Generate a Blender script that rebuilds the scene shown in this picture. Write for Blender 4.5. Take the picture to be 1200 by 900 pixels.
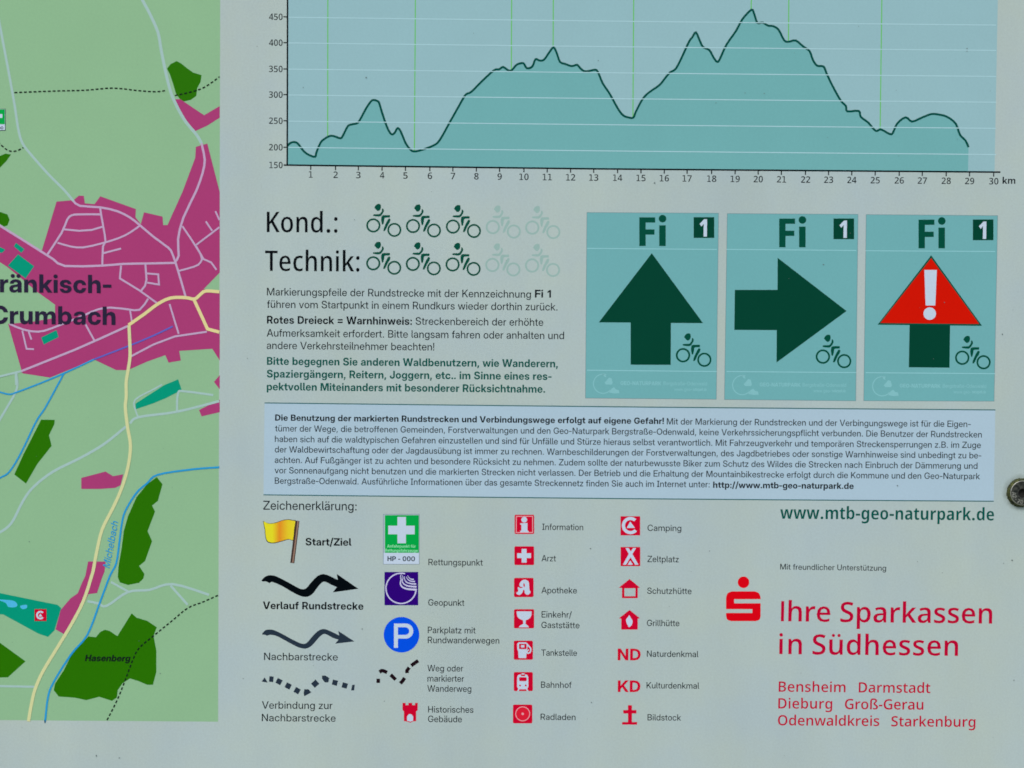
# A printed cycling-trail information board photographed straight on, outdoors under an overcast sky.
import bpy, bmesh, math, random
import numpy as np
from mathutils import Matrix, Vector
from mathutils.geometry import delaunay_2d_cdt

scene = bpy.context.scene
col = scene.collection
for o in list(bpy.data.objects):
    bpy.data.objects.remove(o)
random.seed(4)
rad = math.radians

# ---------------------------------------------------------------- camera
U = 0.0004                      # one unit of the print grid (a photo pixel) in metres
FOC = 1100.0                    # focal length in print grid units
ROLL, PITCH, YAW = 0.00888524, -0.0194042, -0.00407892
BOARD_Z = 1.45                  # height of the camera axis above the ground


def rot3(r, p, y):
    cx, sx, cy, sy, cz, sz = math.cos(p), math.sin(p), math.cos(y), math.sin(y), math.cos(r), math.sin(r)
    return (Matrix(((1, 0, 0), (0, cx, -sx), (0, sx, cx))) @ Matrix(((cy, 0, sy), (0, 1, 0), (-sy, 0, cy)))
            @ Matrix(((cz, -sz, 0), (sz, cz, 0), (0, 0, 1))))


RCAM = rot3(ROLL, PITCH, YAW)                       # camera axes in board axes (x right, y up, z towards viewer)
TO_WORLD = Matrix(((1, 0, 0), (0, 0, -1), (0, 1, 0)))
cam = bpy.data.cameras.new('camera')
cam.sensor_width = 36.0
cam.lens = FOC / 1200.0 * 36.0
cam.clip_start = 0.01
cam.clip_end = 1000.0
cam_ob = bpy.data.objects.new('camera', cam)
col.objects.link(cam_ob)
m = (TO_WORLD @ RCAM).to_4x4()
m.translation = Vector((0, -FOC * U, BOARD_Z))
cam_ob.matrix_world = m
scene.camera = cam_ob

# ---------------------------------------------------------------- world, sun, exposure
SUN_EL, SUN_ROT = rad(52), rad(205)                 # behind the viewer, high, a little to the left
world = bpy.data.worlds.new('World')
scene.world = world
world.use_nodes = True
nt = world.node_tree
sky = nt.nodes.new('ShaderNodeTexSky')
sky.sky_type = 'NISHITA'
sky.sun_disc = False
sky.sun_elevation = SUN_EL
sky.sun_rotation = SUN_ROT
sky.air_density = 1.0
sky.dust_density = 3.0
bg = nt.nodes['Background']
nt.links.new(sky.outputs[0], bg.inputs['Color'])
bg.inputs['Strength'].default_value = 0.143
sun = bpy.data.lights.new('sun', 'SUN')
sun.energy = 1.43
sun.angle = rad(25)
sun.color = (1.0, 0.97, 0.92)
sun_ob = bpy.data.objects.new('sun', sun)
col.objects.link(sun_ob)
# the Sky Texture's sun_rotation turns clockwise from +Y
sd = Vector((math.sin(SUN_ROT) * math.cos(SUN_EL), math.cos(SUN_ROT) * math.cos(SUN_EL), math.sin(SUN_EL)))
sun_ob.rotation_euler = sd.to_track_quat('Z', 'Y').to_euler()
sun_ob.location = sd * 5

scene.view_settings.view_transform = 'Standard'
scene.view_settings.look = 'None'
scene.view_settings.exposure = 0.03
scene.view_settings.gamma = 1.0
scene.cycles.filter_width = 1.7
K_LIGHT = 0.745                                     # grey level at which a white surface of this scene displays

# ---------------------------------------------------------------- helpers


def P(px, py):
    """Photo grid point -> metres on the board face (x right, y up), undoing the camera's slight tilt."""
    d = RCAM @ Vector((px - 600.0, 450.0 - py, -FOC))
    t = -FOC / d.z
    return (d.x * t * U, d.y * t * U)


def lin(c):
    c /= 255.0
    return c / 12.92 if c <= 0.04045 else ((c + 0.055) / 1.055) ** 2.4


def srgb(r, g, b, k=None):
    k = K_LIGHT if k is None else k
    return tuple(min(0.9, max(0.001, (lin(c) - 0.002) / k)) for c in (r, g, b)) + (1.0,)


def ink(name, r, g, b, rough=0.55, wear=0.035):
    """Printed ink under a matt laminate: a flat colour with faint weathering clouds and grain of its own."""
    m = bpy.data.materials.new(name)
    m.use_nodes = True
    n, l = m.node_tree.nodes, m.node_tree.links
    b_ = n['Principled BSDF']
    tc = n.new('ShaderNodeTexCoord')
    no = n.new('ShaderNodeTexNoise')
    no.inputs['Scale'].default_value = 28.0
    no.inputs['Detail'].default_value = 5.0
    no.inputs['Roughness'].default_value = 0.6
    l.new(tc.outputs['Object'], no.inputs['Vector'])
    fine = n.new('ShaderNodeTexNoise')
    fine.inputs['Scale'].default_value = 900.0
    fine.inputs['Detail'].default_value = 2.0
    l.new(tc.outputs['Object'], fine.inputs['Vector'])
    mix = n.new('ShaderNodeMath')
    mix.operation = 'ADD'
    l.new(no.outputs[0], mix.inputs[0])
    l.new(fine.outputs[0], mix.inputs[1])
    mr = n.new('ShaderNodeMapRange')
    mr.inputs['From Min'].default_value = 0.6
    mr.inputs['From Max'].default_value = 1.4
    mr.inputs['To Min'].default_value = 1.0 - wear
    mr.inputs['To Max'].default_value = 1.0 + wear
    l.new(mix.outputs[0], mr.inputs['Value'])
    vm = n.new('ShaderNodeVectorMath')
    vm.operation = 'SCALE'
    c = srgb(r, g, b)
    vm.inputs[0].default_value = c[:3]
    l.new(mr.outputs[0], vm.inputs['Scale'])
    l.new(vm.outputs[0], b_.inputs['Base Color'])
    b_.inputs['Roughness'].default_value = rough
    b_.inputs['Specular IOR Level'].default_value = 0.03
    return m


def obj(name, me, mat, parent, label=None):
    o = bpy.data.objects.new(name, me)
    col.objects.link(o)
    if mat:
        me.materials.append(mat)
    o.parent = parent
    if label:
        o['label'] = label
    return o


STEP = 0.000005


def tess(contours, nonzero=False):
    """Triangulate flat contours (even-odd, or non-zero winding for glyphs)."""
    vs, es = [], []
    for c in contours:
        k = len(vs)
        vs += [Vector((float(x), float(y))) for x, y in c]
        es += [(k + i, k + (i + 1) % len(c)) for i in range(len(c))]
    v, _e, f, *_ = delaunay_2d_cdt(vs, es, [], 0, 1e-7)
    v = [(p.x, p.y) for p in v]
    out = []
    for t in f:
        for q in range(1, len(t) - 1):
            a, b, c = v[t[0]], v[t[q]], v[t[q + 1]]
            cx, cy = (a[0] + b[0] + c[0]) / 3, (a[1] + b[1] + c[1]) / 3
            w = n = 0
            for ct in contours:
                for i in range(len(ct)):
                    (x0, y0), (x1, y1) = ct[i], ct[(i + 1) % len(ct)]
                    if (y0 > cy) != (y1 > cy) and cx < x0 + (cy - y0) / (y1 - y0) * (x1 - x0):
                        n += 1
                        w += 1 if y1 > y0 else -1
            if (w != 0) if nonzero else (n % 2):
                if (b[0] - a[0]) * (c[1] - a[1]) - (b[1] - a[1]) * (c[0] - a[0]) < 0:
                    b, c = c, b
                    out.append((t[0], t[q + 1], t[q]))
                else:
                    out.append((t[0], t[q], t[q + 1]))
    return v, out


def flat(name, shapes, mat, parent, level, label=None):
    """One printed sheet: every item of shapes is a list of contours in metres on the board face."""
    V, F = [], []
    for contours in shapes:
        v, f = tess(contours)
        k = len(V)
        V += [(x, -level * STEP, y) for x, y in v]
        F += [tuple(i + k for i in t) for t in f]
    me = bpy.data.meshes.new(name)
    me.from_pydata(V, [], F)
    me.update()
    return obj(name, me, mat, parent, label)


def PP(pts, o=(0, 0), s=1.0):
    return [P(o[0] + x * s, o[1] + y * s) for x, y in pts]


def poly(name, pts, mat, parent, level, o=(0, 0), s=1.0, holes=(), label=None):
    return flat(name, [[PP(pts, o, s)] + [PP(h, o, s) for h in holes]], mat, parent, level, label)


def smooth(pts, n=5, closed=False):
    if len(pts) < 3:
        return pts
    out, N = [], len(pts)
    g = (lambda i: pts[i % N]) if closed else (lambda i: pts[min(max(i, 0), N - 1)])
    for i in range(N if closed else N - 1):
        a, b, c, d = g(i - 1), g(i), g(i + 1), g(i + 2)
        for k in range(n):
            t = k / n
            out.append(tuple(0.5 * (2 * b[j] + (c[j] - a[j]) * t + (2 * a[j] - 5 * b[j] + 4 * c[j] - d[j]) * t * t
                                    + (3 * b[j] - a[j] - 3 * c[j] + d[j]) * t ** 3) for j in (0, 1)))
    if not closed:
        out.append(pts[-1])
    return out


def ribbon_outline(pts, w):
    L, Rr = [], []
    n = len(pts)
    for i in range(n):
        a = pts[max(i - 1, 0)]
        b = pts[min(i + 1, n - 1)]
        p = pts[i]
        d0 = Vector((p[0] - a[0], p[1] - a[1]))
        d1 = Vector((b[0] - p[0], b[1] - p[1]))
        d0 = d0.normalized() if d0.length else d1.normalized()
        d1 = d1.normalized() if d1.length else d0
        t = d0 + d1
        t = t.normalized() if t.length > 1e-6 else d0
        nn = Vector((-t.y, t.x))
        k = min(1.6, 1 / max(0.3, nn.dot(Vector((-d0.y, d0.x)))))
        ww = w[i] if isinstance(w, (list, tuple)) else w
        h = ww / 2 * k
        L.append((p[0] + nn.x * h, p[1] + nn.y * h))
        Rr.append((p[0] - nn.x * h, p[1] - nn.y * h))
    return L, Rr


def ribbon(name, paths, w, mat, parent, level, o=(0, 0), s=1.0, sm=0, dash=None, round_ends=False):
    """Printed lines of even width, solid or dashed; one mesh."""
    V, F = [], []

    def strip(pts):
        L, Rr = ribbon_outline(pts, w)
        k = len(V)
        for a, b in zip(L, Rr):
            for q in (a, b):
                x, y = P(*q)
                V.append((x, -level * STEP, y))
        for i in range(len(L) - 1):
            F.append((k + 2 * i, k + 2 * i + 2, k + 2 * i + 3, k + 2 * i + 1))

    for path in paths:
        pts = [(o[0] + x * s, o[1] + y * s) for x, y in path]
        if sm:
            pts = smooth(pts, sm)
        if dash:
            on, off = dash
            pos, cur, draw = 0.0, [pts[0]], True
            need = on
            for a, b in zip(pts, pts[1:]):
                a = Vector(a)
                b = Vector(b)
                seg = (b - a).length
                done = 0.0
                while seg - done > need:
                    done += need
                    q = tuple(a + (b - a) * (done / seg))
                    if draw:
                        strip(cur + [q])
                    draw = not draw
                    cur = [q]
                    need = on if draw else off
                need -= seg - done
                cur.append(tuple(b))
            if draw and len(cur) > 1:
                strip(cur)
        else:
            strip(pts)
            if round_ends:
                for e in (pts[0], pts[-1]):
                    k = len(V)
                    for i in range(12):
                        x, y = P(e[0] + math.cos(i * math.pi / 6) * w / 2, e[1] - math.sin(i * math.pi / 6) * w / 2)
                        V.append((x, -(level + 0.4) * STEP, y))
                    F.append(tuple(range(k, k + 12)))
    me = bpy.data.meshes.new(name)
    me.from_pydata(V, [], F)
    bm = bmesh.new()
    bm.from_mesh(me)
    for f in bm.faces:
        f.normal_update()
        if f.normal.y > 0:
            f.normal_flip()
    bm.to_mesh(me)
    bm.free()
    return obj(name, me, mat, parent)


def disc(cx, cy, r, n=40, a0=0, a1=360, ry=None):
    return [(cx + r * math.cos(rad(a0 + (a1 - a0) * i / n)), cy + (ry or r) * math.sin(rad(a0 + (a1 - a0) * i / n)))
            for i in range(n if a1 - a0 >= 360 else n + 1)]


def rrect(x0, y0, x1, y1, r, n=5):
    out = []
    for cx, cy, a in ((x1 - r, y0 + r, -90), (x1 - r, y1 - r, 0), (x0 + r, y1 - r, 90), (x0 + r, y0 + r, 180)):
        out += [(cx + r * math.cos(rad(a + 90 * i / n)), cy + r * math.sin(rad(a + 90 * i / n))) for i in range(n + 1)]
    return out


def rect(x0, y0, x1, y1):
    return [(x0, y0), (x1, y0), (x1, y1), (x0, y1)]


# Letter outlines used on the board, at 1000 units per em: advance width, then contours as x, y, x, y ...
GLYPHS = {
 'L': {
  ' ': (269,[]),
  '!': (227,[[68,200,60,728,167,728,159,200],[113,-8,66,11,47,58,66,106,113,125,161,106,180,58,161,11]]),
  ',': (269,[[57,-141,98,106,200,106,128,-141]]),
  '-': (405,[[363,338,363,250,41,250,41,338]]),
  '.': (269,[[136,-8,89,11,69,58,89,106,136,125,184,106,203,58,184,11]]),
  '/': (335,[[330,762,96,-109,6,-109,240,762]]),
  ':': (269,[[136,-8,89,11,69,58,89,106,136,125,184,106,203,58,184,11],[136,363,89,383,69,430,89,478,136,497,184,478,203,430,184,383]]),
  '=': (645,[[97,349,97,438,547,438,547,349],[97,133,97,222,547,222,547,133]]),
  'A': (669,[[8,0,273,728,398,728,661,0,548,0,405,416,369,527,321,680,351,680,303,527,266,416,119,0],[153,192,153,281,516,281,516,192]]),
  'B': (640,[[67,0,67,728,338,728,466,704,547,637,575,536,560,463,519,411,454,378,454,377,530,350,584,293,604,204,575,97,489,25,345,0],[171,89,340,89,457,118,498,204,480,269,427,311,344,326,171,326],[171,413,337,413,409,426,455,466,471,526,436,608,337,639,171,639]]),
  'C': (723,[[379,-12,203,36,83,168,40,363,83,560,202,692,379,739,490,722,581,671,648,591,685,487,578,487,552,553,509,603,450,633,380,644,255,608,174,510,145,363,174,217,255,119,380,84,450,94,508,124,552,173,579,240,685,240,648,136,581,56,490,6]]),
  'D': (693,[[301,0,122,0,122,91,294,91,436,124,520,218,547,365,520,511,438,604,302,636,119,636,119,728,309,728,492,684,611,559,652,365,610,170,490,44],[172,728,172,0,67,0,67,728]]),
  'E': (587,[[67,0,67,728,554,728,554,636,172,636,172,417,525,417,525,326,172,326,172,92,554,92,554,0]]),
  'F': (562,[[67,0,67,728,538,728,538,636,172,636,172,414,510,414,510,323,172,323,172,0]]),
  'G': (732,[[377,-12,202,36,84,168,40,363,84,560,203,692,376,739,487,721,580,670,648,591,683,490,577,490,552,552,508,601,448,633,377,644,255,608,174,510,145,363,174,217,255,119,378,84,483,109,557,179,585,284,615,282,403,282,403,370,688,370,688,287,647,134,536,27]]),
  'H': (711,[[67,0,67,728,172,728,172,418,539,418,539,728,643,728,643,0,539,0,539,326,172,326,172,0]]),
  'I': (353,[[37,0,37,90,124,90,124,638,37,638,37,728,316,728,316,638,229,638,229,90,316,90,316,0]]),
  'J': (542,[[256,-10,166,4,96,47,50,117,35,211,35,252,137,252,137,210,169,114,255,81,341,114,373,210,373,728,478,728,478,210,462,116,416,47,346,4]]),
  'K': (648,[[140,193,140,327,191,384,241,441,292,497,502,728,635,728,326,390,319,390],[67,0,67,728,172,728,172,488,172,326,172,275,172,0],[515,0,261,362,325,443,637,0]]),
  'L': (541,[[67,0,67,728,172,728,172,92,517,92,517,0]]),
  'M': (867,[[67,0,67,728,214,728,381,293,397,249,416,196,434,143,447,101,423,101,436,143,454,196,473,249,488,293,653,728,800,728,800,0,697,0,697,402,697,454,699,514,700,576,701,637,715,637,691,568,669,502,649,446,633,402,476,0,391,0,233,402,217,446,196,502,173,568,148,637,166,637,168,576,169,514,170,454,171,402,171,0]]),
  'N': (714,[[67,0,67,728,184,728,466,281,491,239,524,183,557,124,547,101,544,166,543,236,542,287,542,728,647,728,647,0,529,0,277,399,247,447,204,520,151,609,166,631,170,530,172,451,172,399,172,0]]),
  'O': (749,[[374,-12,202,36,84,168,40,363,84,559,202,692,374,739,547,692,665,559,708,363,665,168,547,36],[374,84,490,116,573,211,603,363,573,516,490,611,374,644,259,611,176,516,145,363,176,211,259,116]]),
  'P': (617,[[67,0,67,728,335,728,469,700,557,622,587,502,556,382,467,304,332,276,122,276,122,367,330,367,413,383,466,430,484,502,466,574,413,620,330,637,172,637,172,0]]),
  'R': (637,[[67,0,67,728,343,728,477,700,565,622,595,502,563,382,472,305,336,277,127,277,127,367,339,367,421,383,474,430,492,502,474,574,421,620,338,637,172,637,172,0],[488,0,315,328,430,328,606,0]]),
  'S': (624,[[317,-12,168,18,71,104,37,235,142,235,163,152,223,98,317,80,405,94,462,136,483,199,469,248,425,285,343,313,263,332,102,405,52,528,84,639,174,713,309,739,444,711,534,632,568,510,466,510,420,611,307,647,229,633,175,592,155,533,170,486,215,452,296,424,375,405,470,374,536,331,575,274,587,204,554,91,460,15]]),
  'T': (617,[[24,636,24,728,593,728,593,636,361,636,361,0,257,0,257,636]]),
  'U': (703,[[352,-12,200,22,100,114,64,249,64,728,168,728,168,257,190,167,254,106,352,83,450,106,513,167,536,257,536,728,639,728,639,249,604,114,503,22]]),
  'V': (667,[[273,0,8,728,120,728,267,312,302,203,352,48,322,48,371,203,406,312,549,728,659,728,397,0]]),
  'W': (962,[[206,0,8,728,116,728,225,298,243,223,260,147,275,71,260,71,276,147,293,223,311,298,423,728,539,728,650,298,669,223,686,147,702,71,685,71,701,147,718,223,736,298,845,728,954,728,755,0,635,0,514,450,491,547,468,651,493,651,471,547,447,450,327,0]]),
  'Z': (619,[[28,0,28,85,393,549,443,611,494,672,507,636,423,636,338,636,42,636,42,728,587,728,587,642,230,187,177,121,122,55,109,92,192,92,275,92,591,92,591,0]]),
  'a': (527,[[216,-8,124,9,60,62,37,148,54,220,100,265,165,289,241,303,318,313,358,324,370,351,370,355,358,401,321,432,264,443,205,432,164,402,147,359,49,359,79,445,154,504,265,526,350,513,414,479,454,424,468,354,468,0,371,0,371,73,369,73,340,34,291,4],[235,73,312,90,356,134,371,193,371,255,353,247,323,240,286,233,245,227,192,214,151,188,136,145,148,107,183,82]]),
  'b': (574,[[317,-10,254,0,199,29,157,78,156,78,156,0,59,0,59,728,158,728,158,441,159,441,200,488,254,516,317,526,435,492,513,398,541,258,513,118,435,24],[298,76,372,97,422,158,440,258,422,358,372,419,298,440,220,418,169,354,151,258,169,162,220,99]]),
  'c': (532,[[278,-12,150,23,64,118,33,257,64,397,150,493,278,527,362,513,431,475,479,416,502,341,403,341,389,381,363,413,326,434,278,441,201,418,151,354,134,257,151,161,201,97,278,74,326,81,362,102,387,134,402,175,502,175,479,101,431,42,362,2]]),
  'd': (574,[[257,-10,139,24,61,118,33,258,61,398,140,492,257,526,320,516,374,488,415,441,416,441,416,728,515,728,515,0,418,0,418,78,417,78,375,29,320,0],[276,76,354,99,405,162,423,258,405,354,354,418,276,440,202,419,152,358,134,258,152,158,202,97]]),
  'e': (543,[[278,-12,147,23,63,118,33,257,64,397,148,493,272,527,371,508,446,452,495,367,512,258,512,231,79,231,79,307,459,307,416,283,398,368,348,424,273,444,198,424,148,368,131,283,131,241,148,153,198,94,279,72,339,83,383,112,408,156,504,156,462,69,383,10]]),
  'f': (323,[[304,516,304,433,8,433,8,516],[100,0,100,601,117,669,167,712,244,728,281,728,304,728,304,645,283,645,258,645,213,631,199,585,199,0]]),
  'g': (574,[[282,-211,172,-192,95,-138,59,-52,158,-52,182,-95,225,-120,282,-129,381,-95,417,2,417,81,374,31,320,2,257,-7,139,27,61,120,33,259,61,398,140,492,257,526,320,516,375,487,417,437,418,437,418,516,515,516,515,5,484,-120,399,-189],[276,78,354,101,405,164,423,259,405,355,354,418,276,441,202,420,152,359,134,259,152,160,202,99]]),
  'h': (557,[[158,298,158,0,59,0,59,728,158,728,158,388,132,388,203,492,311,526,407,503,474,434,498,321,498,0,399,0,399,310,369,405,284,437,220,422,175,377]]),
  'i': (217,[[59,0,59,516,158,516,158,0],[108,607,63,625,45,669,63,713,108,731,153,713,172,668,153,625]]),
  'j': (217,[[59,516,158,516,158,-65,141,-137,92,-186,12,-204,-29,-204,-29,-120,0,-120,45,-104,59,-51],[108,607,63,625,45,669,63,713,108,731,153,713,172,668,153,625]]),
  'k': (519,[[150,176,150,293,159,293,383,516,507,516,260,267,246,267],[59,0,59,728,158,728,158,0],[400,0,202,245,271,314,522,0]]),
  'l': (241,[[200,0,91,28,59,122,59,728,158,728,158,133,168,92,208,82,218,82,228,82,228,0,214,0]]),
  'm': (851,[[59,0,59,516,155,516,155,407,145,407,185,473,241,512,309,526,412,491,464,407,448,407,483,468,542,510,620,526,707,505,769,443,792,339,792,0,693,0,693,332,662,413,588,438,527,423,488,383,474,323,474,0,377,0,377,339,347,411,274,438,217,424,174,381,158,312,158,0]]),
  'n': (557,[[158,298,158,0,59,0,59,516,156,516,156,388,132,388,203,492,311,526,407,503,474,434,498,321,498,0,399,0,399,310,369,405,284,437,220,422,175,377]]),
  'o': (557,[[279,-12,150,22,64,117,33,257,64,397,150,493,279,527,407,493,493,397,524,257,493,117,407,22],[279,75,356,97,406,161,424,257,406,354,356,418,279,441,201,418,151,355,134,257,151,160,201,97]]),
  'p': (574,[[59,-204,59,516,156,516,156,441,157,441,198,488,254,516,317,526,435,492,513,398,541,258,513,118,435,24,317,-10,254,0,201,29,159,78,158,78,158,-204],[298,76,372,97,422,158,440,258,422,358,372,419,298,440,220,418,169,354,151,258,169,162,220,99]]),
  'q': (574,[[515,-204,416,-204,416,78,415,78,373,29,320,0,257,-10,139,24,61,118,33,258,61,398,140,492,257,526,321,516,376,488,417,441,418,441,418,516,515,516],[276,76,354,99,405,162,423,258,405,354,354,418,276,440,202,419,152,358,134,258,152,158,202,97]]),
  'r': (336,[[59,0,59,516,154,516,154,433,156,433,200,498,280,522,301,521,317,520,317,426,296,429,263,431,211,418,172,377,158,307,158,0]]),
  's': (487,[[248,-12,142,7,67,63,34,156,132,156,166,91,245,68,324,88,353,140,333,183,278,207,193,226,83,279,46,374,70,453,139,508,241,527,343,507,414,448,441,359,346,359,318,422,243,448,171,427,145,375,165,332,220,307,307,288,418,236,453,145,427,61,353,7]]),
  't': (326,[[303,516,303,433,8,433,8,516],[99,656,198,656,198,134,210,94,253,82,278,82,303,82,303,0,273,0,240,0,133,30,99,122]]),
  'u': (557,[[246,-10,151,13,83,82,59,195,59,516,158,516,158,206,188,111,273,79,337,93,382,138,399,218,399,516,498,516,498,0,401,0,401,127,425,127,355,24]]),
  'v': (523,[[209,0,12,516,118,516,223,230,250,151,275,73,251,73,277,151,303,230,406,516,511,516,314,0]]),
  'w': (770,[[172,0,12,516,116,516,176,301,205,192,232,83,219,83,247,192,276,301,337,516,432,516,492,301,522,192,550,83,535,83,563,192,592,301,653,516,757,516,598,0,494,0,428,227,410,295,392,365,373,434,397,434,378,365,360,295,341,227,274,0]]),
  'x': (515,[[12,0,226,295,225,231,24,516,137,516,201,422,241,361,280,300,238,300,277,361,318,422,382,516,494,516,291,231,292,296,503,0,389,0,315,107,276,166,238,225,279,225,240,166,200,107,125,0]]),
  'y': (523,[[65,-204,65,-120,120,-120,148,-114,170,-94,187,-60,212,4,12,516,118,516,223,230,251,151,276,73,250,73,275,151,303,230,406,516,511,516,276,-91,240,-153,190,-191,128,-204,96,-204]]),
  'z': (490,[[46,0,46,72,321,429,321,431,46,431,46,516,442,516,442,440,170,87,170,85,444,85,444,0]]),
  'Ä': (669,[[8,0,273,728,398,728,661,0,548,0,405,416,369,527,321,680,351,680,303,527,266,416,119,0],[153,192,153,281,516,281,516,192],[440,819,395,837,377,881,395,925,440,943,484,925,502,881,484,837],[232,819,188,837,170,881,188,925,232,943,277,925,295,881,277,837]]),
  'ß': (606,[[167,517,167,0,67,0,67,517,82,613,124,682,269,737,365,718,440,660,469,561,460,502,438,461,415,427,406,390,422,347,464,311,512,272,553,221,570,147,546,63,478,9,372,-10,284,2,223,27,257,110,299,90,367,79,443,98,471,153,454,202,413,240,363,278,322,324,305,388,315,437,338,470,362,504,372,552,342,624,269,648,193,617]]),
  'ä': (527,[[216,-8,124,9,60,62,37,148,54,220,100,265,165,289,241,303,318,313,358,324,370,351,370,355,358,401,321,432,264,443,205,432,164,402,147,359,49,359,79,445,154,504,265,526,350,513,414,479,454,424,468,354,468,0,371,0,371,73,369,73,340,34,291,4],[235,73,312,90,356,134,371,193,371,255,353,247,323,240,286,233,245,227,192,214,151,188,136,145,148,107,183,82],[365,607,320,625,302,669,320,713,365,731,409,713,427,669,409,625],[157,607,112,625,94,669,112,713,157,731,201,713,219,669,201,625]]),
  'ö': (557,[[279,-12,150,22,64,117,33,257,64,397,150,493,279,527,407,493,493,397,524,257,493,117,407,22],[279,75,356,97,406,161,424,257,406,354,356,418,279,441,201,418,151,355,134,257,151,160,201,97],[383,607,338,625,320,669,338,713,383,731,427,713,445,669,427,625],[175,607,130,625,112,669,130,713,175,731,219,713,237,669,219,625]]),
  'ü': (557,[[246,-10,151,13,83,82,59,195,59,516,158,516,158,206,188,111,273,79,337,93,382,138,399,218,399,516,498,516,498,0,401,0,401,127,425,127,355,24],[382,607,338,625,320,669,338,713,382,731,427,713,445,669,427,625],[175,607,130,625,112,669,130,713,175,731,219,713,237,669,219,625]]),
 },
 'B': {
  ' ': (269,[]),
  '!': (253,[[57,219,42,728,211,728,197,219],[127,-9,64,17,38,79,64,142,127,168,189,142,215,79,189,17]]),
  ',': (269,[[34,-156,68,123,219,123,144,-156]]),
  '-': (410,[[369,346,369,222,36,222,36,346]]),
  '.': (269,[[135,-9,73,17,47,79,73,142,135,168,198,142,223,79,198,17]]),
  '/': (373,[[372,762,138,-109,1,-109,235,762]]),
  '0': (645,[[322,-12,163,34,64,164,31,363,64,564,163,694,322,739,482,694,580,564,614,363,580,163,482,34],[322,119,398,148,443,233,458,363,443,494,398,579,322,609,247,579,202,494,187,363,202,233,247,148]]),
  '1': (554,[[405,0,256,0,256,412,256,453,258,502,259,549,236,524,211,500,136,435,57,529,274,714,405,714]]),
  ':': (269,[[135,-9,73,17,47,79,73,142,135,168,198,142,223,79,198,17],[135,322,73,348,47,411,73,473,135,499,198,473,223,411,198,348]]),
  '=': (645,[[74,345,74,477,571,477,571,345],[74,106,74,239,571,239,571,106]]),
  'A': (728,[[3,0,255,728,472,728,725,0,540,0,435,333,390,488,342,661,387,661,338,488,291,333,183,0],[171,147,171,278,557,278,557,147]]),
  'B': (646,[[50,0,50,728,348,728,483,704,567,639,596,542,579,467,533,413,462,381,462,380,544,355,601,295,622,205,592,99,506,26,368,0],[211,128,342,128,423,151,453,216,440,265,402,296,344,307,211,307],[211,429,334,429,385,440,419,469,431,514,405,576,334,600,211,600]]),
  'C': (727,[[375,-12,197,33,73,162,28,363,73,565,197,694,375,739,497,720,595,665,665,578,701,466,534,466,514,520,481,561,435,586,378,594,279,566,216,486,194,363,216,241,279,161,378,133,434,142,480,167,514,207,534,261,701,261,665,149,595,63,497,8]]),
  'D': (704,[[315,0,123,0,123,139,306,139,421,164,488,240,510,364,488,488,420,563,305,589,120,589,120,728,316,728,507,683,632,557,676,364,632,171,508,45],[215,728,215,0,50,0,50,728]]),
  'E': (615,[[50,0,50,728,584,728,584,586,215,586,215,435,556,435,556,298,215,298,215,141,584,141,584,0]]),
  'F': (588,[[50,0,50,728,567,728,567,586,215,586,215,422,544,422,544,285,215,285,215,0]]),
  'G': (737,[[377,-12,194,35,71,166,28,363,73,565,197,694,374,739,494,721,593,668,664,587,698,482,530,482,512,528,480,564,436,586,380,594,280,566,216,487,194,363,216,240,281,161,382,133,466,151,522,200,542,272,579,269,390,269,390,392,703,392,703,296,662,135,547,27]]),
  'H': (720,[[50,0,50,728,215,728,215,441,505,441,505,728,671,728,671,0,505,0,505,300,215,300,215,0]]),
  'I': (404,[[29,0,29,133,120,133,120,595,29,595,29,728,375,728,375,595,285,595,285,133,375,133,375,0]]),
  'J': (569,[[270,-11,169,4,91,50,43,123,27,223,27,275,182,275,182,222,205,152,268,127,332,152,355,222,355,728,520,728,520,220,504,121,454,49,375,4]]),
  'K': (698,[[170,138,170,342,220,403,270,463,319,524,489,728,685,728,378,367,365,367],[50,0,50,728,215,728,215,539,215,348,215,269,215,0],[504,0,298,319,397,444,694,0]]),
  'L': (562,[[50,0,50,728,215,728,215,141,541,141,541,0]]),
  'M': (903,[[50,0,50,728,293,728,398,421,416,360,437,285,458,210,473,150,432,150,447,210,467,285,488,360,506,421,609,728,853,728,853,0,691,0,691,327,691,387,694,463,696,546,697,625,716,625,694,543,670,460,648,385,631,327,519,0,385,0,271,327,253,385,231,460,207,543,183,625,206,625,207,546,209,463,211,387,212,327,212,0]]),
  'N': (729,[[50,0,50,728,222,728,440,380,468,333,503,269,539,204,520,160,516,241,514,328,514,394,514,728,679,728,679,0,506,0,308,317,274,373,229,452,178,544,208,560,213,459,215,374,215,317,215,0]]),
  'O': (747,[[374,-12,197,33,73,162,28,363,73,565,197,694,374,739,550,694,674,565,720,363,674,162,550,33],[374,133,468,160,530,239,553,363,530,488,468,567,374,594,280,567,217,488,194,363,217,239,280,160]]),
  'P': (636,[[50,0,50,728,343,728,487,698,581,614,614,485,581,355,486,271,342,241,143,241,143,379,332,379,396,392,438,429,452,485,438,541,396,577,332,590,215,590,215,0]]),
  'R': (655,[[50,0,50,728,346,728,490,698,584,614,617,485,583,358,485,276,337,247,150,247,150,378,335,378,399,391,441,428,456,485,441,541,399,578,335,591,215,591,215,0],[460,0,296,329,468,329,635,0]]),
  'S': (662,[[334,-12,171,18,69,104,33,240,192,240,210,177,260,136,335,122,403,133,448,162,465,207,451,245,410,273,337,295,262,311,101,385,47,515,83,633,182,711,330,739,478,711,575,629,611,502,458,502,420,578,331,605,270,595,228,566,213,523,226,487,265,460,334,440,400,426,503,396,574,352,615,293,628,219,593,95,492,16]]),
  'T': (641,[[21,586,21,728,620,728,620,586,403,586,403,0,238,0,238,586]]),
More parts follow.
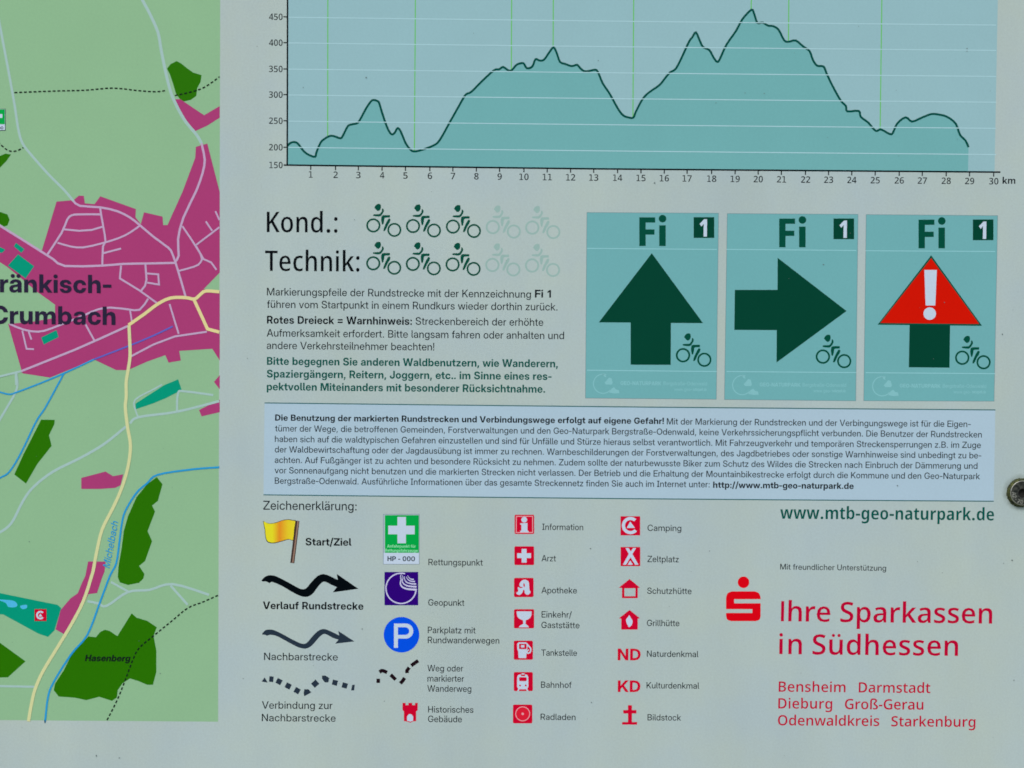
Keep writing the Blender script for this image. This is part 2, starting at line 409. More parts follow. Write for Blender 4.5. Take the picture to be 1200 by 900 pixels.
  'U': (704,[[352,-12,192,22,86,115,49,255,49,728,210,728,210,268,228,197,278,148,352,130,427,148,477,197,494,268,494,728,656,728,656,255,618,115,512,22]]),
  'V': (718,[[255,0,3,728,184,728,292,394,338,239,388,66,340,66,388,239,432,394,537,728,715,728,469,0]]),
  'W': (1008,[[198,0,3,728,181,728,258,389,278,294,296,199,314,105,279,105,297,199,317,294,338,389,421,728,587,728,669,389,691,294,711,199,730,105,694,105,711,199,730,294,749,389,827,728,1005,728,810,0,627,0,529,379,508,476,481,601,527,601,500,476,479,379,382,0]]),
  'Z': (640,[[26,0,26,127,333,499,395,571,459,642,478,586,384,586,289,586,35,586,35,728,611,728,611,601,308,231,246,158,181,85,162,141,256,141,351,141,614,141,614,0]]),
  'a': (562,[[206,-9,115,8,52,59,29,144,45,218,89,265,153,293,230,306,304,314,344,328,356,352,356,355,347,384,321,404,279,411,237,404,208,383,195,350,47,350,79,445,160,505,285,527,382,515,454,480,498,423,513,348,513,0,358,0,358,73,356,73,321,28,272,0],[253,97,307,109,344,140,358,187,358,235,341,229,319,224,292,219,261,213,220,202,191,182,180,151,189,122,215,104]]),
  'b': (605,[[356,-11,293,-1,242,29,206,79,205,79,205,0,48,0,48,728,207,728,207,445,208,445,246,491,296,518,357,527,473,493,551,398,579,258,551,117,474,23],[313,116,369,133,406,182,419,258,406,335,369,383,313,400,254,382,214,333,200,258,214,183,254,134]]),
  'c': (563,[[290,-12,152,22,60,117,27,257,60,398,152,493,290,527,387,512,464,468,516,402,539,317,386,317,376,351,357,378,329,395,293,401,236,384,199,334,187,257,199,182,236,132,293,115,329,121,356,138,375,165,385,200,539,200,518,115,466,48,388,4]]),
  'd': (605,[[250,-11,132,23,54,117,27,258,55,398,133,493,248,527,310,518,360,491,398,445,399,445,399,728,557,728,557,0,401,0,401,79,400,79,364,29,313,-1],[293,116,352,134,391,183,405,258,391,333,352,382,293,400,237,383,200,335,187,258,200,182,237,133]]),
  'e': (568,[[289,-12,151,23,59,118,27,257,60,397,151,493,285,527,390,508,471,453,524,369,543,261,543,218,80,218,80,315,468,315,396,294,383,356,346,395,288,409,231,395,194,356,181,294,181,225,194,161,233,119,294,104,341,112,375,132,395,164,539,164,494,73,406,11]]),
  'f': (387,[[367,516,367,392,9,392,9,516],[103,0,103,577,122,661,180,711,278,728,331,728,367,728,367,604,344,604,317,604,274,592,261,549,261,0]]),
  'g': (605,[[298,-211,169,-189,89,-130,52,-42,204,-42,221,-71,254,-90,298,-97,374,-70,400,11,400,90,399,90,363,40,312,11,250,2,132,35,54,128,27,262,55,399,133,493,248,527,310,517,361,489,399,443,400,443,400,516,557,516,557,25,525,-110,435,-186],[293,127,352,144,391,192,405,265,391,338,352,386,293,403,237,386,200,339,187,265,200,191,237,143]]),
  'h': (595,[[207,283,207,0,48,0,48,728,207,728,207,379,180,379,250,487,367,527,463,503,525,433,546,324,546,0,388,0,388,292,365,366,300,391,251,379,218,344]]),
  'i': (255,[[48,0,48,516,207,516,207,0],[127,572,64,595,39,653,64,712,127,735,191,712,216,653,191,595]]),
  'j': (256,[[49,516,208,516,208,-36,187,-128,126,-185,25,-204,-37,-204,-37,-80,-4,-80,37,-66,49,-20],[128,572,64,595,39,653,64,712,128,735,191,712,216,653,191,595]]),
  'k': (561,[[191,140,191,327,209,327,375,516,559,516,329,252,290,252],[48,0,48,728,207,728,207,0],[384,0,233,217,337,328,568,0]]),
  'l': (283,[[224,0,90,34,48,145,48,728,207,728,207,160,217,129,248,120,259,120,269,120,269,0,247,0]]),
  'm': (895,[[48,0,48,516,201,516,201,397,193,397,231,470,289,513,358,527,461,493,513,397,499,397,533,467,595,511,672,527,762,505,824,442,846,342,846,0,688,0,688,310,665,375,606,397,563,386,534,354,523,306,523,0,371,0,371,313,349,374,291,397,248,386,218,354,207,302,207,0]]),
  'n': (595,[[207,283,207,0,48,0,48,516,205,516,205,379,180,379,250,487,367,527,463,503,525,433,546,324,546,0,388,0,388,292,365,366,300,391,251,379,218,344]]),
  'o': (588,[[294,-12,154,22,60,116,27,257,60,399,154,494,294,527,434,494,528,399,562,257,528,116,434,22],[294,115,350,132,388,181,401,257,388,335,350,383,294,400,238,384,200,335,187,257,200,181,238,132]]),
  'p': (605,[[48,-204,48,516,205,516,205,447,207,447,245,491,296,518,357,527,473,493,551,398,579,258,551,117,474,23,356,-11,294,-1,244,28,209,77,207,77,207,-204],[313,116,369,133,406,182,419,258,406,335,369,383,313,400,254,382,214,333,200,258,214,183,254,134]]),
  'r': (385,[[48,0,48,516,202,516,202,426,203,426,247,496,329,518,353,518,373,517,373,385,346,386,309,387,256,373,220,334,207,270,207,0]]),
  's': (531,[[271,-13,147,8,61,69,24,164,180,164,207,116,268,98,326,111,347,146,330,176,283,193,190,210,75,262,36,361,63,448,141,506,262,526,383,505,464,444,494,350,348,350,325,397,267,416,213,402,194,368,209,339,252,322,353,303,470,254,507,162,478,70,394,9]]),
  't': (383,[[362,516,362,392,9,392,9,516],[97,656,256,656,256,168,266,133,305,123,335,123,362,123,362,0,323,0,271,0,139,34,97,142]]),
  'u': (595,[[227,-11,132,13,70,82,48,192,48,516,207,516,207,223,230,150,295,125,344,136,376,172,388,233,388,516,546,516,546,0,390,0,390,136,415,136,345,29]]),
  'v': (564,[[193,0,3,516,169,516,248,271,277,176,303,81,266,81,292,176,319,271,397,516,561,516,371,0]]),
  'w': (835,[[162,0,3,516,170,516,213,347,239,230,265,111,244,111,272,230,301,347,347,516,488,516,533,347,562,230,590,111,569,111,594,230,620,347,662,516,831,516,672,0,509,0,451,198,435,257,419,317,403,379,432,379,416,317,400,257,384,198,325,0]]),
  'z': (534,[[47,0,47,105,296,390,296,392,47,392,47,516,483,516,483,405,239,125,239,123,486,123,486,0]]),
  'ä': (562,[[206,-9,115,8,52,59,29,144,45,218,89,265,153,293,230,306,304,314,344,328,356,352,356,355,347,384,321,404,279,411,237,404,208,383,195,350,47,350,79,445,160,505,285,527,382,515,454,480,498,423,513,348,513,0,358,0,358,73,356,73,321,28,272,0],[253,97,307,109,344,140,358,187,358,235,341,229,319,224,292,219,261,213,220,202,191,182,180,151,189,122,215,104],[389,574,328,597,304,654,328,712,389,735,449,712,473,654,449,596],[168,574,107,597,83,654,107,712,168,735,228,712,252,654,229,596]]),
  'ü': (595,[[227,-11,132,13,70,82,48,192,48,516,207,516,207,223,230,150,295,125,344,136,376,172,388,233,388,516,546,516,546,0,390,0,390,136,415,136,345,29],[408,574,347,597,323,654,347,712,408,735,468,712,492,654,468,596],[187,574,126,597,103,654,127,712,187,735,248,712,272,654,248,596]]),
 },
 'M': {
  '.': (274,[[67,59,87,115,136,131,186,115,206,59,186,4,136,-14,87,4]]),
  ':': (254,[[62,59,80,113,127,130,174,113,192,59,173,6,127,-12,80,6],[62,477,80,531,127,548,174,531,192,477,173,423,127,405,80,423]]),
  'K': (546,[[549,0,431,0,245,323,186,267,186,0,82,0,82,714,186,714,186,367,222,419,266,481,426,714,541,714,318,399]]),
  'T': (477,[[290,0,186,0,186,623,12,623,12,714,464,714,464,623,290,623]]),
  'c': (425,[[264,-10,148,20,73,111,47,267,74,422,150,517,269,549,341,541,399,520,368,438,320,456,272,463,204,441,164,375,150,268,164,162,204,98,271,76,333,85,389,108,389,22,332,-2]]),
  'd': (545,[[233,-10,155,8,96,61,59,149,46,269,59,389,96,477,155,531,232,549,291,540,337,512,372,470,377,470,374,514,372,554,372,760,473,760,473,0,393,0,378,68,372,68,338,27,292,0],[258,74,311,85,347,117,367,172,374,250,374,273,368,356,348,416,312,452,257,464,210,451,176,413,156,351,150,268,156,185,177,124,210,86]]),
  'e': (500,[[257,549,366,519,433,434,456,307,456,247,148,247,158,172,185,117,227,84,286,73,361,82,433,111,433,26,361,-1,276,-10,151,23,73,119,47,266,72,420,145,516],[258,470,182,433,150,323,359,323,348,398,315,450]]),
  'h': (546,[[173,558,171,510,166,467,173,467,208,513,256,540,312,549,403,528,459,465,477,357,477,0,377,0,377,338,356,433,290,463,221,442,184,378,173,273,173,0,72,0,72,760,173,760]]),
  'i': (245,[[173,539,173,0,72,0,72,539],[123,745,164,730,180,683,164,637,123,621,82,637,66,683,81,730]]),
  'k': (487,[[172,389,171,336,167,282,171,282,186,306,203,332,220,355,358,539,471,539,299,319,482,0,368,0,230,247,172,190,172,0,72,0,72,760,172,760]]),
  'n': (546,[[314,549,384,538,435,503,467,443,477,357,477,0,377,0,377,338,356,432,290,463,234,452,199,417,179,358,173,273,173,0,72,0,72,539,152,539,165,467,170,467,207,513,256,540]]),
  'o': (532,[[486,271,472,155,430,66,360,10,265,-10,173,10,105,66,61,155,46,271,72,421,146,516,267,549,383,517,459,423],[150,270,162,164,200,97,267,74,333,97,371,163,383,271,371,377,333,443,266,465,213,453,177,415,157,354]]),
 },
 'S': {
  ' ': (260,[]),
  '-': (322,[[35,216,35,320,287,320,287,216]]),
  'B': (657,[[308,714,431,704,517,673,567,618,584,537,568,461,523,407,455,379,455,374,530,349,585,296,605,205,574,94,486,24,350,0,91,0,91,714],[322,419,388,426,430,446,460,521,424,594,311,616,212,616,212,419],[212,324,212,98,333,98,402,106,447,130,478,214,464,272,417,310,327,324]]),
  'D': (731,[[673,366,662,255,628,164,573,92,500,41,408,10,300,0,91,0,91,714,319,714,421,704,508,674,579,625,630,557,663,471],[547,362,519,504,439,586,311,613,212,613,212,101,293,101,404,118,484,167,531,248]]),
  'G': (732,[[394,389,659,389,659,29,540,0,401,-10,300,1,216,33,148,86,99,159,68,250,58,358,69,462,102,552,155,624,228,679,320,713,430,724,547,713,648,681,606,581,522,610,426,621,293,588,211,495,183,356,208,217,285,125,420,92,489,97,542,107,542,289,394,289]]),
  'I': (288,[[90,0,90,714,200,714,200,0]]),
  'O': (786,[[727,358,707,208,644,91,540,16,393,-10,244,16,140,91,78,208,58,359,94,551,140,624,205,679,290,714,394,725,496,714,580,680,644,625,691,552],[185,358,207,216,275,125,393,93,511,125,578,216,600,358,588,468,551,552,488,605,394,622,275,591,207,500]]),
  'S': (557,[[515,199,484,90,395,17,252,-10,173,-6,106,7,49,27,49,139,147,105,256,92,333,104,378,137,394,188,379,239,331,278,237,319,138,370,77,437,57,534,87,637,172,702,297,724,410,712,503,681,465,582,382,611,294,623,229,612,190,581,178,536,192,485,239,446,329,406,430,356,493,292]]),
  'a': (580,[[302,550,390,539,453,505,491,447,504,364,504,0,419,0,396,75,392,75,345,27,289,-1,212,-10,125,8,65,62,43,155,59,228,106,281,184,315,295,329,386,332,386,356,361,437,288,460,210,448,136,419,101,503,192,537],[317,255,245,246,198,227,165,158,189,99,250,80,347,113,376,154,386,211,386,258]]),
  'b': (623,[[198,579,197,518,193,470,198,470,259,527,358,550,445,533,513,480,557,392,572,271,545,116,470,21,357,-10,258,12,198,64,190,64,168,0,79,0,79,760,198,760],[327,454,251,436,210,378,198,279,198,268,205,190,226,133,266,99,329,87,382,99,420,135,443,193,450,272,443,352,420,409,382,443]]),
  'd': (623,[[264,-10,178,8,110,61,66,148,51,270,66,392,110,480,179,533,267,551,337,541,389,512,426,471,432,471,427,516,425,566,425,760,544,760,544,0,451,0,430,71,425,71,388,30,335,1],[297,86,360,97,400,128,423,180,430,253,430,268,423,348,402,406,361,442,296,454,243,441,204,404,181,345,173,267,181,190,204,133,243,98]]),
  'e': (580,[[299,551,424,522,504,437,532,306,532,243,173,243,184,175,215,125,264,94,329,83,421,93,504,122,504,27,421,-1,319,-10,180,21,85,113,51,267,82,422,169,518],[300,462,214,427,175,328,416,328,403,398,365,444]]),
  'g': (623,[[265,551,360,530,428,471,433,471,446,541,544,541,544,-7,516,-135,432,-214,288,-240,178,-232,88,-207,88,-102,179,-133,288,-144,390,-110,426,-14,426,4,427,37,430,71,425,71,360,11,265,-10,176,8,109,63,65,151,51,270,66,387,109,476,177,532],[295,455,229,433,187,370,173,268,181,188,205,131,244,96,298,85,358,94,400,124,423,175,431,249,431,271,417,375,373,435]]),
  'h': (634,[[198,571,196,513,192,469,199,469,241,515,297,541,362,550,467,530,534,466,558,352,558,0,439,0,439,331,414,424,335,454,253,433,211,369,198,267,198,0,79,0,79,760,198,760]]),
  'i': (278,[[198,541,198,0,80,0,80,541],[140,749,186,734,206,684,186,635,140,620,93,635,73,684,93,734]]),
  'k': (571,[[198,392,196,340,192,286,196,286,214,311,237,342,258,368,415,541,551,541,342,310,565,0,426,0,259,234,198,183,198,0,79,0,79,760,198,760]]),
  'l': (277,[[198,0,79,0,79,760,198,760]]),
  'm': (954,[[693,551,774,539,832,504,867,443,879,352,879,0,760,0,760,332,737,425,664,454,605,443,567,411,545,357,538,285,538,0,420,0,420,332,409,401,378,441,323,454,249,433,210,369,198,267,198,0,79,0,79,541,172,541,190,470,195,470,235,514,290,542,355,551,458,530,519,465,525,465,596,530]]),
  'n': (634,[[364,551,446,539,507,504,545,443,558,352,558,0,440,0,440,331,414,424,335,454,269,442,228,406,206,347,198,267,198,0,79,0,79,541,172,541,189,468,195,468,239,514,296,542]]),
  'o': (615,[[564,272,546,152,494,63,413,9,306,-10,204,9,123,63,70,152,51,272,82,424,171,518,309,551,441,518,531,424],[173,272,187,171,231,106,308,84,384,106,428,171,442,272,428,372,384,435,307,457,246,445,205,408,181,350]]),
  'p': (623,[[359,551,446,534,514,481,558,393,572,272,545,117,469,22,357,-10,286,1,234,28,198,64,192,64,196,21,198,-25,198,-240,79,-240,79,541,176,541,193,469,198,469,235,510,287,540],[326,454,252,436,212,381,198,288,198,272,210,171,250,109,328,87,397,110,437,175,450,273,442,350,420,407,381,442]]),
  'r': (430,[[354,551,387,549,416,545,403,434,376,439,343,441,290,431,244,401,210,352,198,282,198,0,79,0,79,541,172,541,188,446,194,446,234,499,289,537]]),
  's': (490,[[447,155,422,66,347,9,227,-10,128,-2,49,23,49,125,136,94,226,81,308,99,333,145,323,177,284,205,206,239,120,280,67,329,48,403,63,466,106,513,173,542,257,551,352,541,438,512,401,426,327,452,253,462,185,448,162,410,173,378,214,352,292,319,376,279,429,229]]),
  't': (391,[[286,86,329,90,366,99,366,10,318,-4,256,-10,174,5,115,58,92,164,92,451,19,451,19,503,98,546,138,660,211,660,211,541,361,541,361,451,211,451,211,169,232,106]]),
  'u': (634,[[554,541,554,0,461,0,444,70,438,70,394,25,336,-2,269,-10,165,11,98,75,75,187,75,541,194,541,194,209,219,117,297,86,380,108,423,171,435,273,435,541]]),
  'w': (823,[[447,285,432,340,420,394,412,434,409,434,401,394,389,339,374,282,290,1,159,1,11,542,131,542,197,278,210,220,222,161,229,111,232,111,239,146,247,188,257,230,266,263,347,542,478,542,556,263,569,214,582,160,590,112,594,112,601,160,613,220,626,278,694,542,812,542,662,1,529,1]]),
  'ß': (667,[[562,606,548,547,514,501,472,466,438,436,424,407,432,384,460,360,516,322,576,276,614,224,626,156,603,63,534,8,430,-10,339,-2,274,23,274,120,314,101,364,85,414,79,484,99,507,152,499,188,471,220,413,259,348,305,315,348,304,396,318,448,352,487,393,519,427,553,440,597,408,652,324,670,260,660,215,627,198,564,198,0,79,0,79,570,111,682,199,745,324,765,448,747,532,695]]),
  'ü': (634,[[554,541,554,0,461,0,444,70,438,70,394,25,336,-2,269,-10,165,11,98,75,75,187,75,541,194,541,194,209,219,117,297,86,380,108,423,171,435,273,435,541],[159,684,176,727,216,741,257,727,274,684,257,640,216,626,176,640],[360,684,377,727,418,741,458,727,476,684,458,640,418,626,377,640]]),
 },
 'W': {
  '-': (311,[[30,211,30,326,281,326,281,211]]),
  '.': (283,[[59,68,82,130,141,148,200,129,223,68,200,6,141,-13,82,6]]),
  'a': (527,[[277,554,357,542,415,506,450,446,462,363,462,0,369,0,346,74,343,74,301,27,252,-1,185,-10,105,11,54,70,36,159,50,233,91,286,159,320,254,334,334,337,334,360,314,433,256,455,192,444,123,416,86,508,173,542],[282,253,193,228,167,163,185,107,233,89,305,120,334,207,334,256]]),
  'b': (565,[[196,573,195,523,191,473,197,473,253,532,336,554,412,536,471,482,509,393,522,273,499,119,434,23,334,-10,252,9,197,61,189,61,168,0,68,0,68,760,196,760],[297,447,237,429,206,374,196,285,196,265,202,191,219,138,250,107,298,96,338,108,367,141,385,197,391,274,385,350,368,404,338,436]]),
  'd': (565,[[230,-10,153,8,94,62,56,151,44,272,56,393,94,482,154,536,230,554,289,545,335,517,370,474,375,474,371,524,369,571,369,760,498,760,498,0,397,0,375,67,369,67,334,26,289,0],[270,95,317,105,349,134,373,254,373,277,367,351,350,404,318,436,269,447,228,435,199,401,174,271,181,195,199,140,229,106]]),
  'e': (524,[[269,554,385,524,458,439,484,308,484,239,173,239,207,129,247,100,302,91,381,100,457,130,457,27,380,-1,287,-10,156,22,73,117,44,269,71,425,149,521],[272,457,204,426,175,330,362,330,352,396,322,441]]),
  'g': (565,[[231,554,313,535,371,474,377,474,389,544,498,544,498,6,471,-128,390,-212,249,-240,153,-232,73,-206,73,-93,156,-124,247,-134,338,-105,369,-15,369,-2,371,34,374,72,369,72,312,11,229,-10,152,8,93,63,56,151,44,270,56,390,94,480,154,536],[269,448,217,427,185,367,175,268,181,192,199,138,229,106,271,96,317,105,349,133,367,182,374,250,374,275,363,373,329,429]]),
  'k': (530,[[196,413,194,353,190,292,193,292,209,317,227,345,244,369,374,544,517,544,342,318,528,0,382,0,253,230,196,178,196,0,68,0,68,760,196,760]]),
  'm': (858,[[629,554,701,542,752,507,783,446,793,357,793,0,665,0,665,326,646,417,591,446,545,436,516,404,494,279,494,0,366,0,366,326,358,394,334,434,293,446,234,425,205,363,196,263,196,0,68,0,68,544,168,544,185,474,191,474,226,518,274,545,335,554,425,532,476,472,483,472,543,534]]),
  'n': (573,[[338,554,409,542,463,506,496,445,507,358,507,0,379,0,379,326,361,416,301,446,251,435,219,402,202,345,196,264,196,0,68,0,68,544,168,544,184,472,191,472,228,517,278,545]]),
  'o': (555,[[511,273,496,158,452,68,378,10,276,-10,179,10,106,68,60,157,44,273,70,424,150,520,279,554,401,522,482,427],[175,273,185,175,219,114,278,94,337,114,370,175,380,273,370,371,336,430,277,450,231,439,199,405,181,350]]),
  'p': (565,[[335,554,413,536,472,482,509,394,522,273,498,119,433,23,335,-10,276,0,230,27,196,66,191,66,195,20,196,-23,196,-240,68,-240,68,544,172,544,190,472,196,472,232,517,277,545],[296,449,239,431,207,379,196,288,196,268,206,173,238,116,297,97,349,118,380,177,391,273,385,349,367,404,338,438]]),
  'r': (393,[[328,554,355,553,382,548,368,421,345,426,315,427,270,418,232,390,206,344,197,279,197,0,68,0,68,544,167,544,185,452,191,452,225,504,272,541]]),
  't': (360,[[267,97,303,101,338,111,338,13,290,-4,229,-10,150,7,98,62,80,163,80,443,17,443,17,504,89,544,125,661,209,661,209,544,332,544,332,443,209,443,209,169,224,115]]),
  'u': (573,[[505,544,505,0,405,0,388,70,381,70,344,25,294,-1,235,-10,143,12,85,79,65,189,65,544,194,544,194,221,212,129,270,98,335,119,367,178,376,274,376,544]]),
  'w': (763,[[409,280,398,331,389,383,382,425,379,425,372,382,363,329,352,278,285,0,143,0,9,545,138,545,190,306,201,249,211,188,217,131,221,131,226,169,233,213,241,256,250,296,310,545,454,545,512,294,523,242,534,185,541,131,545,131,550,180,560,237,570,292,627,545,753,545,618,0,474,0]]),
 },
 'H': {
  '1': (553,[[420,0,254,0,254,388,255,428,256,479,257,528,235,503,212,481,138,415,49,518,273,714,420,714]]),
 },
 'A': {
  '0': (545,[[501,357,489,203,449,88,378,15,272,-10,202,0,145,32,69,155,44,357,67,557,140,682,198,714,272,725,343,714,400,682,476,557],[157,357,168,206,204,115,272,85,340,115,376,206,388,357,376,508,340,599,272,629,204,599,168,509]]),
  '1': (545,[[71,81,220,81,220,627,59,591,59,679,220,714,317,714,317,81,465,81,465,0,71,0]]),
  '2': (545,[[497,0,40,0,40,85,214,274,298,371,346,447,361,525,332,601,256,627,178,610,104,560,44,635,105,681,176,713,263,724,375,700,449,634,475,534,454,430,395,334,302,230,182,103,182,99,497,99]]),
  '3': (545,[[474,549,456,468,406,410,331,376,331,372,402,353,453,318,484,267,494,202,465,93,379,17,230,-10,129,-1,41,27,41,129,131,95,222,84,293,92,340,117,375,207,356,272,297,309,199,321,143,321,143,414,200,414,290,429,344,471,362,534,332,605,251,630,191,622,140,603,94,575,43,652,136,704,261,724,353,712,420,676,461,620]]),
  '4': (545,[[528,155,436,155,436,0,326,0,326,155,19,155,19,245,324,717,436,717,436,249,528,249],[326,446,326,484,328,522,329,555,330,582,326,582,308,542,287,505,122,249,326,249]]),
  '5': (545,[[274,446,389,420,466,346,494,231,463,102,376,19,234,-10,135,0,56,27,56,129,139,97,230,84,309,100,361,147,379,224,342,320,295,345,228,353,171,349,118,338,70,368,96,714,447,714,447,614,191,614,177,436,219,443]]),
  '6': (545,[[48,304,56,430,85,545,142,638,233,701,366,724,412,722,455,715,455,621,415,629,367,632,269,613,205,559,169,477,155,372,161,372,195,415,244,445,311,455,413,429,480,352,503,233,477,104,401,20,283,-10,189,9,114,68,65,166],[281,84,362,120,385,166,392,232,365,330,283,365,218,348,176,305,161,249,169,191,191,138,228,99]]),
  '7': (545,[[119,0,383,615,40,615,40,714,502,714,502,635,239,0]]),
  '8': (545,[[273,724,357,713,424,680,467,626,482,553,466,479,421,421,355,377,430,328,483,267,503,186,476,83,397,14,274,-10,147,13,68,80,42,183,60,265,109,327,179,373,119,421,78,480,63,554,90,646,165,704],[150,184,180,108,272,78,364,107,395,185,380,239,339,281,277,317,262,325,200,286,163,241],[272,636,200,612,172,546,185,494,221,456,274,424,325,455,360,494,373,546,345,612]]),
  '9': (545,[[499,409,484,248,432,114,335,23,180,-10,133,-8,89,-1,89,94,130,85,176,82,277,102,342,158,377,241,390,341,385,341,351,299,301,269,234,259,132,285,66,362,43,481,70,610,146,694,265,724,358,704,432,646,481,547],[266,630,185,593,162,548,154,482,181,384,263,349,328,366,370,411,385,466,378,522,357,575,320,615]]),
 },
 'K': {
  '-': (322,[[29,205,29,331,293,331,293,205]]),
  '0': (581,[[540,357,527,203,484,88,406,15,290,-10,212,1,149,34,101,88,67,160,40,357,65,555,96,627,144,681,208,713,290,724,368,714,431,681,479,628,513,555],[192,357,201,222,231,141,290,113,349,140,379,221,388,357,379,492,349,574,290,601,231,574,201,492]]),
  '2': (581,[[537,0,37,0,37,106,216,287,303,380,351,448,366,513,339,575,274,596,197,577,118,523,35,622,101,672,182,710,288,724,410,699,489,632,517,531,495,423,428,326,321,219,232,133,232,128,537,128]]),
  '7': (581,[[115,0,379,585,40,585,40,714,541,714,541,618,275,0]]),
  'A': (692,[[527,0,472,168,220,168,165,0,0,0,251,717,439,717,692,0],[387,451,374,496,358,557,345,609,334,556,319,498,307,451,256,296,437,296]]),
  'k': (610,[[224,423,222,361,216,297,220,297,238,323,261,354,281,381,423,546,594,546,392,314,607,0,432,0,286,218,224,169,224,0,73,0,73,760,224,760]]),
  'm': (975,[[714,556,797,545,856,509,892,447,904,356,904,0,754,0,754,318,733,409,670,436,620,425,588,394,564,273,564,0,413,0,413,318,404,385,377,424,331,436,267,415,234,354,224,256,224,0,73,0,73,546,189,546,211,476,216,476,255,519,310,547,379,556,481,535,544,474,549,474,619,536]]),
 },
}
CACHE = {}


def glyph(font, ch):
    key = (font, ch)
    if key not in CACHE:
        adv, cs = GLYPHS[font][ch]
        cs = [list(zip(c[::2], c[1::2])) for c in cs]
        v, f = tess(cs, True) if cs else ([], [])
        CACHE[key] = (adv, v, f)
    return CACHE[key]


def text_run(font, s, track=0.0):
    """(vertices, faces, ink x0, ink x1) at 1000 units per em."""
    V, F, x = [], [], 0.0
    for ch in s:
        adv, v, f = glyph(font, ch)
        k = len(V)
        V += [(a + x, b) for a, b in v]
        F += [tuple(i + k for i in t) for t in f]
        x += adv + track
    xs = [p[0] for p in V]
    return V, F, min(xs), max(xs)


def text(name, runs, mat, parent, level, label=None):
    """One mesh of lettering. Each run: font, words, left x, baseline y, right x (None: natural), em size,
    optional dict(yr = baseline y at the right end, shear, rise = (x, y) of a rotated line's end)."""
    V, F = [], []
    for r in runs:
        font, s, xl, yb, xr, em = r[:6]
        o = r[6] if len(r) > 6 else {}
        v, f, x0, x1 = text_run(font, s)
        k = len(V)
        ex = em * U / 1000.0
        A = Vector(P(xl, yb))
        if 'rise' in o:
            B = Vector(P(*o['rise']))
        elif xr is not None:
            yr = o.get('yr')
            B = Vector(P(xr, yr)) if yr is not None else Vector((P(xr, yb + (xr - xl) * 0.009)[0], A.y))
        else:
            B = A + Vector(((x1 - x0) * ex, 0))
        if font == 'S' and len(s) > 1:               # this face is set with open letter spacing
            v, f, x0, x1 = text_run(font, s, ((B - A).length / ex - (x1 - x0)) / (len(s) - 1))
        sx = (B - A).length / (x1 - x0)
        t = (B - A).normalized()
        nrm = Vector((-t.y, t.x))
        sh = o.get('shear', 0)
        for x, y in v:
            q = A + t * ((x - x0) * sx + y * ex * sh) + nrm * (y * ex)
            V.append((q.x, -level * STEP, q.y))
        F += [tuple(i + k for i in u) for u in f]
    me = bpy.data.meshes.new(name)
    me.from_pydata(V, [], F)
    me.update()
    return obj(name, me, mat, parent, label)


# ---------------------------------------------------------------- inks
C = {}
C['black'] = ink('black_ink', 4, 14, 18)
C['grey'] = ink('dark_grey_ink', 35, 46, 52)
C['text'] = ink('text_ink', 6, 16, 22)
C['slate'] = ink('slate_ink', 38, 50, 63)
C['green'] = ink('dark_green_ink', 0, 72, 57)
C['arrow'] = ink('arrow_green_ink', 0, 62, 47)
C['greentext'] = ink('green_text_ink', 0, 78, 70)
C['palegreen'] = ink('pale_green_ink', 140, 170, 165)
C['red'] = ink('pictogram_red_ink', 190, 0, 44)
C['sred'] = ink('sponsor_red_ink', 174, 0, 50)
C['logored'] = ink('logo_red_ink', 204, 0, 24)
C['warn'] = ink('warning_red_ink', 196, 22, 4)
C['white'] = ink('reversed_white', 180, 196, 214)
C['cardteal'] = ink('sign_teal_ink', 104, 163, 167)
C['cardline'] = ink('sign_light_line', 134, 188, 194)
C['cardpale'] = ink('sign_pale_print', 122, 178, 183)
C['cardedge'] = ink('sign_edge_grey', 96, 120, 128)
C['box'] = ink('notice_blue_tint', 160, 184, 199)
C['rule'] = ink('rule_teal_ink', 30, 88, 92)
C['chart'] = ink('chart_blue_ink', 138, 175, 182)
C['area'] = ink('profile_teal_ink', 105, 163, 165)
C['grid'] = ink('grid_line_pale', 160, 196, 204)
C['gridlow'] = ink('grid_line_on_profile', 142, 196, 199)
C['curve'] = ink('profile_line_ink', 0, 72, 64)
C['stage'] = ink('stage_line_green', 92, 180, 76)
C['map'] = ink('map_meadow_ink', 133, 174, 136)
C['forest'] = ink('map_forest_ink', 40, 106, 6)
C['town'] = ink('map_town_ink', 158, 58, 110)
C['park'] = ink('map_park_ink', 0, 142, 114)
C['lane'] = ink('map_lane_ink', 152, 182, 179)
C['street'] = ink('map_street_ink', 178, 152, 184)
C['road'] = ink('map_road_ink', 208, 198, 142)
C['roadpale'] = ink('map_pale_road_ink', 195, 199, 148)
C['stream'] = ink('map_stream_ink', 38, 142, 196)
C['streamtown'] = ink('map_stream_in_town_ink', 88, 92, 180)
C['pond'] = ink('map_pond_ink', 74, 172, 214)
C['path'] = ink('map_path_ink', 22, 32, 28)
C['name'] = ink('map_name_ink', 42, 36, 58)
C['sosgreen'] = ink('rescue_green_ink', 4, 156, 66)
C['purple'] = ink('geopoint_purple_ink', 44, 8, 112)
C['lilac'] = ink('geopoint_lilac_line', 186, 186, 226)
C['blue'] = ink('parking_blue_ink', 0, 76, 214)
C['maroon'] = ink('path_maroon_ink', 28, 16, 22)
C['pinkline'] = ink('wheel_pale_ring', 226, 150, 160)

